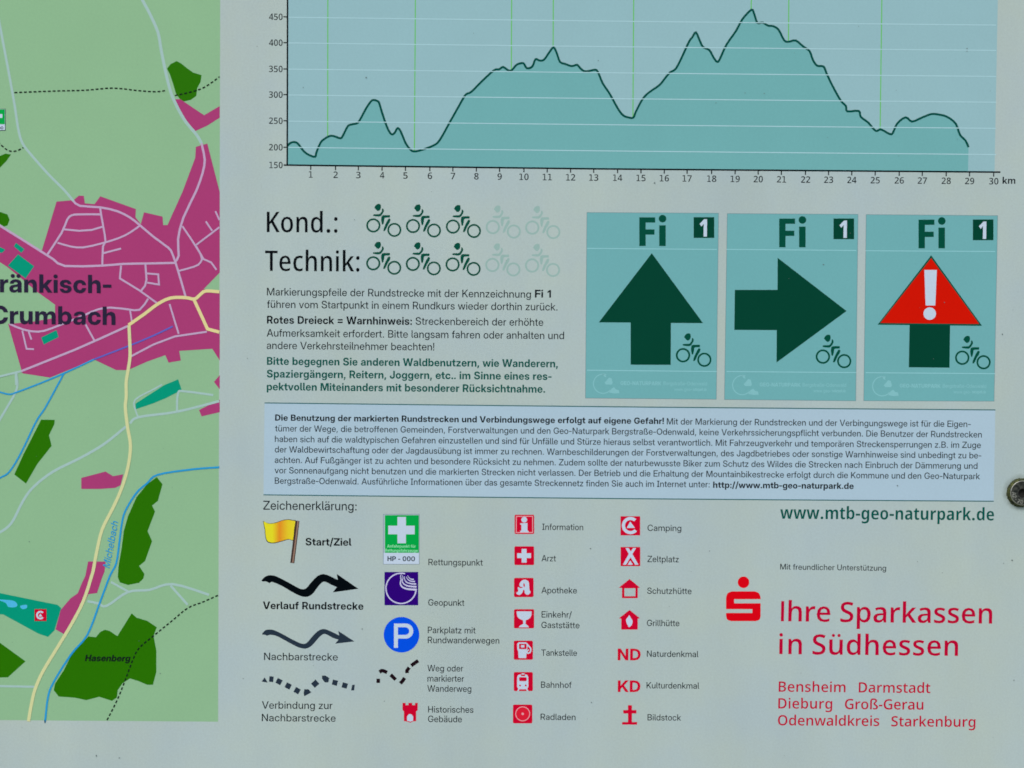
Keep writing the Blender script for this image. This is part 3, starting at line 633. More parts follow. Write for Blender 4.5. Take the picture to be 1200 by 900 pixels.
# ---------------------------------------------------------------- ground in front of and under the board
gm_ = bpy.data.materials.new('short_grass_and_earth')
gm_.use_nodes = True
n, l = gm_.node_tree.nodes, gm_.node_tree.links
tg = n.new('ShaderNodeTexCoord')
ng = n.new('ShaderNodeTexNoise')
ng.inputs['Scale'].default_value = 3.0
ng.inputs['Detail'].default_value = 10
l.new(tg.outputs['Object'], ng.inputs['Vector'])
rg = n.new('ShaderNodeValToRGB')
rg.color_ramp.elements[0].position = 0.35
rg.color_ramp.elements[1].position = 0.65
rg.color_ramp.elements[0].color = (0.05, 0.075, 0.025, 1)
rg.color_ramp.elements[1].color = (0.11, 0.12, 0.06, 1)
l.new(ng.outputs[0], rg.inputs[0])
l.new(rg.outputs[0], n['Principled BSDF'].inputs['Base Color'])
n['Principled BSDF'].inputs['Roughness'].default_value = 0.95
me = bpy.data.meshes.new('ground')
me.from_pydata([(-400, -400, 0), (400, -400, 0), (400, 400, 0), (-400, 400, 0)], [], [(0, 1, 2, 3)])
gr = obj('ground', me, gm_, None)
gr['kind'] = 'structure'

# ---------------------------------------------------------------- the board
board = bpy.data.objects.new('information_board', None)
col.objects.link(board)
board.location = (0, 0, BOARD_Z)
board['label'] = 'weathered white cycling trail information board printed with map, height profile, marker signs and symbol key'
board['category'] = 'information board'

# panel: a 6 mm sheet with rounded corners and slightly softened edges
pm = bpy.data.materials.new('panel_laminate')
pm.use_nodes = True
n, l = pm.node_tree.nodes, pm.node_tree.links
b_ = n['Principled BSDF']
tc = n.new('ShaderNodeTexCoord')


def noise(scale, detail, rough=0.5, stretch=None):
    t = n.new('ShaderNodeTexNoise')
    t.inputs['Scale'].default_value = scale
    t.inputs['Detail'].default_value = detail
    t.inputs['Roughness'].default_value = rough
    if stretch:
        mp = n.new('ShaderNodeMapping')
        mp.inputs['Scale'].default_value = stretch
        l.new(tc.outputs['Object'], mp.inputs['Vector'])
        l.new(mp.outputs[0], t.inputs['Vector'])
    else:
        l.new(tc.outputs['Object'], t.inputs['Vector'])
    return t


ramp = n.new('ShaderNodeValToRGB')
ramp.color_ramp.elements[0].position = 0.35
ramp.color_ramp.elements[1].position = 0.68
ramp.color_ramp.elements[0].color = srgb(161, 178, 181)
ramp.color_ramp.elements[1].color = srgb(166, 181, 175)
l.new(noise(16, 5, 0.62).outputs[0], ramp.inputs[0])
grain = noise(1100, 2)
gm = n.new('ShaderNodeMapRange')
gm.inputs['From Min'].default_value = 0.3
gm.inputs['From Max'].default_value = 0.7
gm.inputs['To Min'].default_value = 0.965
gm.inputs['To Max'].default_value = 1.035
l.new(grain.outputs[0], gm.inputs['Value'])
film = noise(11, 7, 0.62, (1.4, 1.0, 0.3))           # faint run-off streaks of grime
fm = n.new('ShaderNodeMapRange')
fm.inputs['From Min'].default_value = 0.35
fm.inputs['From Max'].default_value = 0.7
fm.inputs['To Min'].default_value = 1.03
fm.inputs['To Max'].default_value = 0.95
l.new(film.outputs[0], fm.inputs['Value'])
mul = n.new('ShaderNodeMath')
mul.operation = 'MULTIPLY'
l.new(gm.outputs[0], mul.inputs[0])
l.new(fm.outputs[0], mul.inputs[1])
vm = n.new('ShaderNodeVectorMath')
vm.operation = 'SCALE'
l.new(ramp.outputs[0], vm.inputs[0])
l.new(mul.outputs[0], vm.inputs['Scale'])
l.new(vm.outputs[0], b_.inputs['Base Color'])
b_.inputs['Roughness'].default_value = 0.5
b_.inputs['Specular IOR Level'].default_value = 0.03
PANEL = pm

x0, y1 = P(-520, -330)
x1, y0 = P(1246, 950)
bm = bmesh.new()
ring = rrect(x0, y0, x1, y1, 0.012, 6)
lo = [bm.verts.new((x, 0.006, y)) for x, y in ring]
mid = [bm.verts.new((x, 0.0006, y)) for x, y in ring]
cx, cy = (x0 + x1) / 2, (y0 + y1) / 2
hi = [bm.verts.new((x - math.copysign(0.0006, x - cx), 0.0, y - math.copysign(0.0006, y - cy))) for x, y in ring]
N = len(ring)
for a, b in ((lo, mid), (mid, hi)):
    for i in range(N):
        bm.faces.new((a[i], a[(i + 1) % N], b[(i + 1) % N], b[i]))
bm.faces.new(hi)
bm.faces.new(list(reversed(lo)))
bmesh.ops.recalc_face_normals(bm, faces=bm.faces)
me = bpy.data.meshes.new('panel')
bm.to_mesh(me)
bm.free()
obj('panel', me, PANEL, board)

# ---------------------------------------------------------------- map
xr0 = P(257.4, 225)[0]
ymap = P(126, 844.8)[1]
XL, YT = P(-480, 400)[0], P(100, -290)[1]
mp_ = flat('map', [[[(XL, ymap), (xr0, ymap), (xr0, YT), (XL, YT)]]], C['map'], board, 1)
A_, B_, C_, D_ = (0, 0), (0, 225), (0, 450), (0, 675)
Q = 0.25
lv = [2.0]


def nx():
    lv[0] += 0.35
    return lv[0]


XE = 1030


def area(name, pts, mat, o, sm=False):
    return poly(name, smooth(pts, 4, True) if sm else pts, mat, mp_, nx(), o, Q)


area('forest_patch', [(783, 322), (800, 300), (828, 286), (850, 298), (880, 322), (905, 340), (945, 352), (940, 385), (925, 412), (920, 450), (895, 468), (860, 476), (845, 466), (825, 440), (812, 395), (797, 350)], C['forest'], A_)
area('forest_patch', [(-60, 815), (-20, 740), (25, 720), (52, 724), (30, 755), (0, 786), (-30, 810)], C['forest'], A_)
area('forest_patch', [(-60, 85), (0, 93), (35, 105), (45, 130), (35, 157), (18, 162), (0, 150), (-60, 120)], C['forest'], B_)
area('forest_patch', [(193, 167), (257, 168), (255, 188), (230, 240), (242, 290), (175, 375), (122, 467), (67, 424), (110, 330)], C['forest'], C_)
area('forest_patch', [(735, 436), (762, 470), (740, 548), (713, 570), (727, 598), (692, 690), (713, 737), (680, 830), (652, 853), (677, 890), (672, 912), (652, 932), (600, 942), (562, 930), (552, 905), (556, 850), (570, 770), (580, 690), (600, 620), (640, 530), (690, 470)], C['forest'], C_)
area('forest_patch', [(617, 175), (640, 195), (690, 210), (735, 240), (720, 280), (733, 350), (733, 450), (717, 510), (690, 510), (650, 493), (610, 480), (575, 502), (552, 535), (548, 570), (525, 585), (465, 566), (405, 582), (350, 570), (275, 565), (252, 535), (258, 505), (300, 440), (335, 370), (390, 310), (415, 283), (450, 287), (470, 262), (492, 252), (515, 258), (550, 282)], C['forest'], D_)
area('forest_patch', [(-70, 270), (0, 313), (120, 400), (37, 475), (-70, 477)], C['forest'], D_)
area('built_up_patch', [(818, 465), (845, 465), (957, 540), (XE, 497), (XE, 552), (970, 590), (915, 615), (870, 560)], C['town'], A_)
area('built_up_patch', [(-240, 30), (-60, 130), (0, 165), (195, 278), (265, 45), (345, 38), (370, 17), (393, 18), (398, 53), (443, 57), (470, 20), (637, 80), (635, 118), (660, 150), (675, 95), (762, 115), (765, 155), (785, 155), (855, 0), (915, -160), (918, -212), (972, -227), (XE, 0), (XE, 378), (955, 455), (XE, 464), (XE, 790), (995, 735), (840, 745), (848, 790), (790, 800), (775, 765), (690, 795), (600, 835), (545, 835), (440, 785), (235, 870), (105, 850), (38, 618), (140, 610), (258, 590), (258, 528), (170, 465), (100, 405), (35, 352), (-60, 290), (-240, 200)], C['town'], B_)
area('built_up_patch', [(1003, 890), (XE, 858), (XE, 925)], C['town'], B_)
area('built_up_patch', [(933, 122), (XE, 73), (XE, 132), (945, 152)], C['town'], C_)
area('built_up_patch', [(381, 440), (495, 410), (530, 432), (578, 423), (565, 475), (540, 487), (470, 492), (381, 492)], C['town'], C_)
area('built_up_patch', [(413, -68), (495, -68), (490, -20), (478, 10), (455, 80), (415, 85), (385, 150), (300, 272), (260, 250), (285, 158), (330, 105), (365, 80), (385, 30), (400, 0)], C['town'], D_)
area('park_patch', [(85, 292), (160, 348), (120, 405), (37, 345)], C['park'], B_)
area('park_patch', [(75, 238), (115, 268), (100, 285), (65, 255)], C['park'], B_)
area('park_patch', [(-60, 245), (0, 258), (25, 270), (10, 285), (-60, 280)], C['park'], B_)
area('park_patch', [(193, 682), (265, 647), (275, 680), (205, 715)], C['park'], B_)
area('park_patch', [(635, 92), (770, 5), (835, -22), (852, 28), (780, 65), (720, 90), (637, 118)], C['park'], C_)
area('park_patch', [(-150, 50), (0, 80), (270, 135), (287, 150), (255, 255), (225, 285), (180, 270), (15, 180), (-150, 170)], C['park'], D_)
area('pond', [(-30, 105), (5, 110), (60, 115), (80, 130), (75, 145), (40, 145), (25, 125)], C['pond'], D_, True)
area('pond', [(95, 140), (125, 135), (125, 150), (105, 155)], C['pond'], D_, True)


def line(name, pts, w, mat, o, sm=4, dash=None):
    k = {'lane': 0.84, 'street': 0.92, 'main_road': 0.94}.get(name, 1.0)
    return ribbon(name, [pts], w * k, mat, mp_, nx(), o, Q, sm, dash)


LN, ST = C['lane'], C['street']
# country lanes
line('lane', [(-20, -300), (-14, 0), (-5, 90), (15, 200), (45, 360), (70, 500), (85, 600), (105, 670), (150, 730), (230, 820), (300, 890), (345, 943)], 3.4, LN, A_)
line('lane', [(600, -300), (640, -60), (662, -10), (700, 60), (740, 150), (755, 230), (775, 330), (800, 430), (830, 500), (870, 570), (920, 630), (945, 672)], 4.2, LN, A_)
line('lane', [(590, 200), (490, 280), (380, 345), (250, 410), (160, 480), (110, 545), (55, 650), (0, 695), (-60, 720)], 3.6, LN, C_)
line('lane', [(610, 185), (650, 155), (830, 130), (XE - 2, 80)], 3.4, LN, C_)
line('lane', [(830, 130), (835, 42), (870, 35), (1000, 52)], 3.0, LN, C_)
line('lane', [(650, 157), (638, 130), (633, 75), (720, 25), (760, 3)], 2.2, LN, C_)
line('lane', [(75, -55), (82, 0), (70, 45), (30, 115), (-20, 200)], 3.2, LN, C_)
line('lane', [(410, 118), (460, 128), (500, 140), (600, 75), (700, 65), (810, 38), (980, 88)], 3.4, LN, D_)
line('lane', [(520, 28), (600, 72)], 3.0, LN, D_)
line('lane', [(800, 45), (840, 90), (880, 135)], 3.2, LN, D_)
line('lane', [(-60, 514), (0, 516), (165, 519)], 3.0, LN, D_)
# town streets
for pts, w in (
    ([(945, 672 - 900 - 0), (950, -205), (960, -150), (950, -90), (920, -5), (860, 120), (835, 220), (838, 298), (822, 326)], 2.9),
    ([(345, 43), (375, 65), (470, 72), (550, 90), (610, 120), (655, 155), (720, 210), (790, 262), (806, 285), (822, 328), (850, 420), (870, 490)], 2.7),
    ([(-200, 38), (0, 158), (195, 280), (250, 315), (305, 347), (480, 345), (580, 337), (700, 335), (822, 332)], 2.8),
    ([(220, 297), (290, 190), (315, 130), (335, 110), (370, 105), (470, 105)], 2.6),
    ([(300, 175), (370, 182), (430, 178), (480, 163)], 2.4),
    ([(270, 238), (330, 255), (390, 260), (480, 240), (560, 215), (610, 190), (660, 155)], 2.4),
    ([(470, 75), (475, 110), (485, 165), (495, 232), (483, 255), (480, 345)], 2.5),
    ([(485, 287), (568, 265)], 2.4),
    ([(568, 345), (562, 405), (655, 462), (735, 520)], 2.4),
    ([(682, 340), (687, 410), (680, 440), (660, 465)], 2.5),
    ([(695, 500), (655, 552), (600, 550), (520, 542), (460, 550), (400, 575)], 2.5),
    ([(398, 575), (398, 615), (445, 700)], 2.3),
    ([(610, 553), (618, 605)], 2.2),
    ([(45, 618), (110, 645), (180, 655), (240, 640), (340, 600), (400, 575)], 2.5),
    ([(105, 650), (125, 735), (160, 737)], 2.2),
    ([(135, 655), (148, 692)], 2.2),
    ([(100, 840), (350, 740), (475, 685), (600, 628)], 2.8),
    ([(855, 160), (940, 290), (940, 330), (910, 350), (838, 370)], 2.3),
    ([(920, 255), (955, 315), (990, 330), (1015, 365)], 2.3),
    ([(915, 252), (XE - 1, 165)], 2.3),
    ([(965, 138), (995, 182)], 2.2),
    ([(1010, 90), (XE - 1, 132)], 2.2),
    ([(795, 525), (838, 665)], 2.3),
    ([(615, 770), (720, 715), (820, 677), (970, 655)], 2.5),
):
    line('street', pts, w, ST, B_, 2 if len(pts) > 4 else 0)
ribbon('street', [[(690, 382), (742, 386), (746, 434), (690, 425)]], 2.2, ST, mp_, nx(), B_, Q)
line('lane', [(-60, 885), (0, 865), (100, 840)], 3.0, LN, B_)
line('lane', [(76, 845), (78, 905)], 4.0, LN, B_, 0)
# streams
line('stream', [(440, 785), (300, 850), (180, 900), (80, 938), (45, 948), (0, 938), (-60, 920)], 1.9, C['stream'], B_)
line('stream', [(810, 630), (720, 673), (620, 715), (440, 785)], 1.9, C['streamtown'], B_)
line('stream', [(300, 850), (275, 897), (210, 1015), (170, 1075), (100, 1220), (45, 1310), (0, 1340), (-60, 1372)], 2.0, C['stream'], B_)
line('stream', [(XE - 2, 390), (900, 400), (740, 425), (690, 465), (640, 510), (590, 590), (572, 650), (560, 740), (545, 840), (515, 900), (470, 1020), (410, 1175), (335, 1265), (250, 1400), (225, 1470), (213, 1570), (211, 1582)], 2.2, C['stream'], C_)
# main roads
line('main_road', [(605, 625), (608, 690), (610, 770), (600, 840), (592, 890), (592, 960), (588, 1010), (598, 1100), (612, 1190), (600, 1290), (570, 1390), (530, 1480), (480, 1580), (455, 1680), (440, 1760), (430, 1800), (390, 1920), (330, 2035), (260, 2150), (200, 2250), (165, 2330), (148, 2400), (134, 2481)], 4.0, C['roadpale'], B_)
line('main_road', [(XE - 1, 468), (965, 464), (940, 480), (912, 502), (870, 495), (800, 497), (740, 525), (680, 570), (603, 624)], 4.0, C['road'], B_, 3)
line('main_road', [(910, 505), (940, 570), (973, 642), (XE - 1, 657)], 4.0, C['road'], B_, 0)
# footpaths
for pts, o in (([(68, 434), (250, 427), (400, 423), (530, 413), (650, 425), (730, 430), (780, 424)], A_),
               ([(820, 448), (900, 430), (960, 408), (XE - 1, 360)], A_),
               ([(-60, 620), (0, 675), (40, 706), (75, 708), (110, 692)], A_),
               ([(XE - 8, 90), (950, 122), (880, 150), (800, 215), (720, 280), (650, 340), (620, 400), (590, 480), (550, 580), (500, 678)], D_)):
    line('footpath', pts, 1.5, C['path'], o, 4, (3.4, 2.2))
NL = nx() + 0.5
text('place_name', [('B', 'Fränkisch-', -17.5, 342.3, 130.6, 29.2), ('B', 'Crumbach', -10.8, 379.4, 135.4, 29.2)], C['name'], mp_, NL)
text('place_name', [('B', 'Hasenberg', 99.5, 774.6, 152, 10.6, dict(shear=0.2))], C['path'], mp_, NL)
text('place_name', [('L', 'Michelbach', 128.5, 666, None, 11.5, dict(shear=0.2, rise=(138.6, 612)))], C['stream'], mp_, NL)
# symbols on the map
cs = poly('camping_symbol', rect(163, 155, 218, 210), C['red'], mp_, NL, D_, Q)
flat('camping_letter', [[PP(disc(190, 183, 20, 22, 42, 318) + disc(190, 183, 12, 22, 42, 318)[::-1], D_, Q)], [PP([(190, 175), (199, 190), (181, 190)], D_, Q)]], C['white'], cs, NL + 1)
rs = poly('rescue_point_symbol', rect(-75, 510, 26, 612), C['slate'], mp_, NL, A_, Q)
poly('white_field', rect(-73, 512, 24, 610), C['white'], rs, NL + 1, A_, Q)
poly('green_field', rect(-73, 513, 23, 583), C['sosgreen'], rs, NL + 2, A_, Q)
flat('white_cross', [[PP(rect(-60, 535, 12, 553), A_, Q)]], C['white'], rs, NL + 3)
text('rescue_code', [('B', 'HP - 000', -18, 151.3, 4.2, 4.4)], C['slate'], rs, NL + 3)

# ---------------------------------------------------------------- height profile chart
cx0 = P(337, 100)[0]
cx1 = P(1167.4, 100)[0]
cb = P(755, 197.6)[1]
ct = P(755, -150)[1]
ch = flat('height_profile_chart', [[[(cx0, cb), (cx1, cb), (cx1, ct), (cx0, ct)]]], C['chart'], board, 1)
prof = [(300 + x / 4, y / 4) for x, y in ((148, 683), (162, 670), (180, 666), (197, 674), (225, 710), (250, 727), (277, 735), (283, 715), (302, 670), (320, 652), (345, 638), (365, 638), (395, 648), (408, 635), (430, 592), (450, 583), (475, 577), (490, 557), (515, 510), (540, 474), (553, 469), (570, 474), (578, 485), (590, 525), (612, 590), (628, 622), (640, 630), (652, 620), (660, 604), (668, 602), (680, 620), (700, 668), (720, 697), (740, 710), (780, 702), (830, 683), (855, 665), (880, 625), (910, 570), (945, 508), (975, 455), (988, 440), (1010, 430), (1060, 380), (1115, 330), (1140, 325), (1158, 314), (1183, 330))]
prof += [(600 + x / 4, y / 4) for x, y in ((0, 328), (20, 305), (40, 297), (55, 298), (70, 320), (95, 312), (110, 278), (130, 284), (150, 280), (175, 245), (195, 222), (210, 250), (225, 290), (250, 300), (280, 310), (305, 304), (320, 320), (340, 334), (365, 332), (390, 327), (403, 338), (425, 390), (455, 435), (480, 480), (500, 515), (520, 540), (540, 549), (568, 552), (580, 525), (610, 468), (640, 435), (690, 400), (715, 370), (740, 340), (768, 322), (800, 260), (830, 195), (845, 175), (862, 152), (880, 190), (895, 220), (925, 235), (945, 270), (962, 290), (975, 275), (1005, 210), (1050, 145), (1080, 90), (1122, 46), (1135, 65), (1150, 107), (1175, 106))]
prof += [(900 + x / 4, y / 4) for x, y in ((0, 120), (25, 123), (50, 140), (75, 188), (95, 196), (130, 190), (165, 218), (195, 240), (210, 280), (230, 308), (260, 312), (275, 345), (300, 398), (340, 470), (365, 497), (372, 522), (425, 520), (435, 548), (470, 575), (495, 605), (510, 614), (530, 607), (570, 628), (585, 623), (605, 580), (645, 550), (675, 570), (720, 552), (765, 535), (800, 537), (840, 548), (880, 580), (900, 632), (925, 658), (940, 690))]
ps = smooth(prof, 3)
xa = P(1134.6, 190)[0]
flat('profile_area', [[[P(*p) for p in ps[:-1]] + [(xa, P(*ps[-1])[1]), (xa, cb), (cx0, cb)]]], C['area'], ch, 2)
for pts in ([(385.2, -150), (384.2, 0), (384.0, 159)], [(488, -150), (486.8, 0), (485.6, 177)], [(600.4, -150), (599.6, 0), (599.2, 82)], [(649.6, -150), (648.4, 0), (648.2, 55)],
            [(743.6, -150), (742.6, 0), (741.7, 138)], [(881, -150), (880.4, 0), (880.2, 11)], [(925.5, -150), (924.4, 0), (924, 49)], [(1036, -150), (1033.4, 0), (1031.4, 152)]):
    ribbon('stage_line', [pts], 1.1, C['stage'], ch, 3)
ribbon('profile_line', [ps], 2.55, C['curve'], ch, 4)
for yl, yr in ((20.2, 29.4), (50.3, 59.1), (81, 89.6), (111.3, 119.8), (142, 150.4), (172.7, 181.1), (-10, -1), (-40, -31.5), (-70, -62)):
    ribbon('height_line', [[(338, yl), (755, (yl + yr) / 2 + 0.4), (1167.3, yr)]], 1.0, C['grid'], ch, 5, sm=4)
ribbon('chart_axis', [[(338.2, -150), (337, 0), (336.6, 194.3)], [(332.5, 193.4), (700, 197.9), (1172.3, 201.7)]], 1.85, C['black'], ch, 6)
ticks = []
XT = (364.2, 393.3, 420, 447.8, 475.2, 503.8, 530.8, 558.3, 585.5, 614, 641.3, 668.7, 695.8, 723.8, 751.2, 778.5, 805.2, 834, 861.5, 888.5, 915.7, 944, 971, 998.2, 1025.6, 1053.8, 1080.8, 1108.8, 1136.2, 1164.5)
ax = lambda x: 193.6 + (x - 337) * 0.0114 - (x - 337) ** 2 * 0.0000019
for x in XT:
    ticks.append([(x, ax(x)), (x - 0.1, ax(x) + 5.2)])
YT_ = ((450, 19.7), (400, 50), (350, 80.8), (300, 110.9), (250, 141.5), (200, 172.6))
for _v, y in YT_:
    ticks.append([(332.2, y), (337, y + 0.05)])
ribbon('axis_ticks', ticks, 1.3, C['black'], ch, 7)
runs = [('A', str(v), 315.2, y + 3.6, 331.2, 10.2) for v, y in YT_] + [('A', '150', 315.6, 197.0, 331.2, 10.2)]
for i, x in enumerate(XT):
    s = str(i + 1)
    w = 2.2 if s == '1' else 2.6 if len(s) == 1 else 5.4
    runs.append(('A', s, x - w, ax(x) + 14.3, x + w, 10.4))
runs.append(('K', 'km', 1174.8, 215.3, 1189.8, 10.6))
text('axis_numbers', runs, C['text'], ch, 2)

# ---------------------------------------------------------------- ratings
text('rating_heading', [('M', 'Kond.:', 312.6, 272, 395.6, 33.2, dict(yr=272.6))], C['black'], board, 1)
text('rating_heading', [('M', 'Technik:', 310.6, 317.4, 421.4, 33, dict(yr=318.2))], C['black'], board, 1)


def cyclist_contours(wx, wy, s=1.0):
    """The cyclist pictogram; (wx, wy) is the hub of its front wheel."""
    q = lambda pts: [((x - 285) / 13.85, (y - 572) / 13.85) for x, y in pts]
    parts = [
        [disc(0, 0, 8.45, 40), disc(0, 0, 6.25, 40)],
        [disc(25, 5.3, 8.35, 40), disc(25, 5.3, 6.2, 40)],
        [smooth(q([(303, 278), (320, 245), (345, 222), (375, 216), (403, 225), (411, 262), (405, 300), (385, 325), (360, 334), (338, 320), (318, 296)]), 3, True)],
        [smooth(q([(430, 292), (452, 303), (459, 335), (442, 372), (417, 407), (390, 424), (350, 424), (286, 414), (286, 392), (345, 386), (385, 384), (402, 370), (424, 338)]), 3, True)],
        [q([(416, 445), (423, 415), (450, 402), (556, 401), (562, 420), (556, 441), (490, 443), (470, 450), (463, 500), (452, 548), (437, 562), (424, 545), (414, 480)])],
        [q([(530, 468), (548, 455), (571, 474), (556, 520), (522, 572), (492, 640), (473, 665), (449, 664), (456, 622), (481, 560), (508, 505)])],
    ]
    return [[PP(c, (wx, wy), s) for c in p] for p in parts]


for j, row in enumerate((((437.5, 264.2), (484, 264.9), (530.8, 265.5), (577.5, 266.1), (623.8, 266.7)), ((437.4, 308.6), (483.8, 309.3), (530.4, 309.9), (577, 310.5), (623.5, 311.1)))):
    for i, (x, y) in enumerate(row):
        pale = i > 2
        flat('cyclist_symbol', cyclist_contours(x, y, 0.985), C['palegreen' if pale else 'green'], board, 1,
             'pale unfilled cyclist symbol' if pale else None)

# ---------------------------------------------------------------- paragraphs
text('route_paragraph', [
    ('L', 'Markierungspfeile der Rundstrecke mit der Kennzeichnung', 312.8, 346.2, 622.2, 12.2),
    ('B', 'Fi 1', 626.8, 348.7, 645.6, 12.6),
    ('L', 'führen vom Startpunkt in einem Rundkurs wieder dorthin zurück.', 312.8, 360.8, 653.4, 12.2)], C['text'], board, 1)
text('warning_paragraph', [
    ('B', 'Rotes Dreieck = Warnhinweis:', 312.8, 379.2, 482.8, 12.6),
    ('L', 'Streckenbereich der erhöhte', 487, 380.6, 636.7, 12.2),
    ('L', 'Aufmerksamkeit erfordert. Bitte langsam fahren oder anhalten und', 312.5, 394.4, 661, 12.2),
    ('L', 'andere Verkehrsteilnehmer beachten!', 312.5, 409, 509, 12.2)], C['text'], board, 1)
text('courtesy_paragraph', [
    ('B', 'Bitte begegnen Sie anderen Waldbenutzern, wie Wanderern,', 312.8, 427.5, 653.8, 12.6),
    ('B', 'Spaziergängern, Reitern, Joggern, etc.. im Sinne eines res-', 312.6, 442.4, 646.3, 12.6),
    ('B', 'pektvollen Miteinanders mit besonderer Rücksichtnahme.', 312.6, 457.4, 638.8, 12.6)], C['greentext'], board, 1,
    'green bold paragraph')

# ---------------------------------------------------------------- liability notice
nb = poly('notice_box', [(310, 472.2), (740, 476.9), (1166.4, 480.4), (1164.6, 587.4), (738, 584.4), (308.8, 579.9)], C['box'], board, 1)
ribbon('notice_rule', [[(310, 472.2), (740, 476.9), (1166.5, 480.4)]], 1.15, C['rule'], nb, 2, sm=4)
ribbon('notice_rule', [[(308.8, 579.9), (738, 584.4), (1164.6, 587.4)]], 1.15, C['rule'], nb, 2, sm=4)
text('notice_text', [
    ('B', 'Die Benutzung der markierten Rundstrecken und Verbindungswege erfolgt auf eigene Gefahr!', 322.4, 493, 778, 10.2),
    ('L', 'Mit der Markierung der Rundstrecken und der Verbingungswege ist für die Eigen-', 781.4, 497.4, 1137.6, 10.2),
    ('L', 'tümer der Wege, die betroffenen Gemeinden, Forstverwaltungen und den Geo-Naturpark Bergstraße-Odenwald, keine Verkehrssicherungspflicht verbunden. Die Benutzer der Rundstrecken', 322.4, 505.6, 1150.5, 10.2),
    ('L', 'haben sich auf die waldtypischen Gefahren einzustellen und sind für Unfälle und Stürze hieraus selbst verantwortlich. Mit Fahrzeugverkehr und temporären Streckensperrungen z.B. im Zuge', 322.1, 518, 1149.4, 10.2),
    ('L', 'der Waldbewirtschaftung oder der Jagdausübung ist immer zu rechnen. Warnbeschilderungen der Forstverwaltungen, des Jagdbetriebes oder sonstige Warnhinweise sind unbedingt zu be-', 322, 530.2, 1150, 10.2),
    ('L', 'achten. Auf Fußgänger ist zu achten und besondere Rücksicht zu nehmen. Zudem sollte der naturbewusste Biker zum Schutz des Wildes die Strecken nach Einbruch der Dämmerung und', 321.9, 542.5, 1145.4, 10.2),
    ('L', 'vor Sonnenaufgang nicht benutzen und die markierten Strecken nicht verlassen. Der Betrieb und die Erhaltung der Mountainbikestrecke erfolgt durch die Kommune und den Geo-Naturpark', 321.8, 554.7, 1148.4, 10.2),
    ('L', 'Bergstraße-Odenwald. Ausführliche Informationen über das gesamte Streckennetz finden Sie auch im Internet unter:', 322, 566.9, 831.6, 10.2),
    ('B', 'http://www.mtb-geo-naturpark.de', 835.6, 571.7, 1000.4, 10.2)], C['text'], nb, 2)
text('web_address', [('W', 'www.mtb-geo-naturpark.de', 914.2, 607.8, 1164.8, 20.4, dict(yr=609.9))], C['greentext'], board, 1)

# ---------------------------------------------------------------- marker signs


def f6(ox, oy, pts):
    return [(ox + x / 6, oy + y / 6) for x, y in pts]


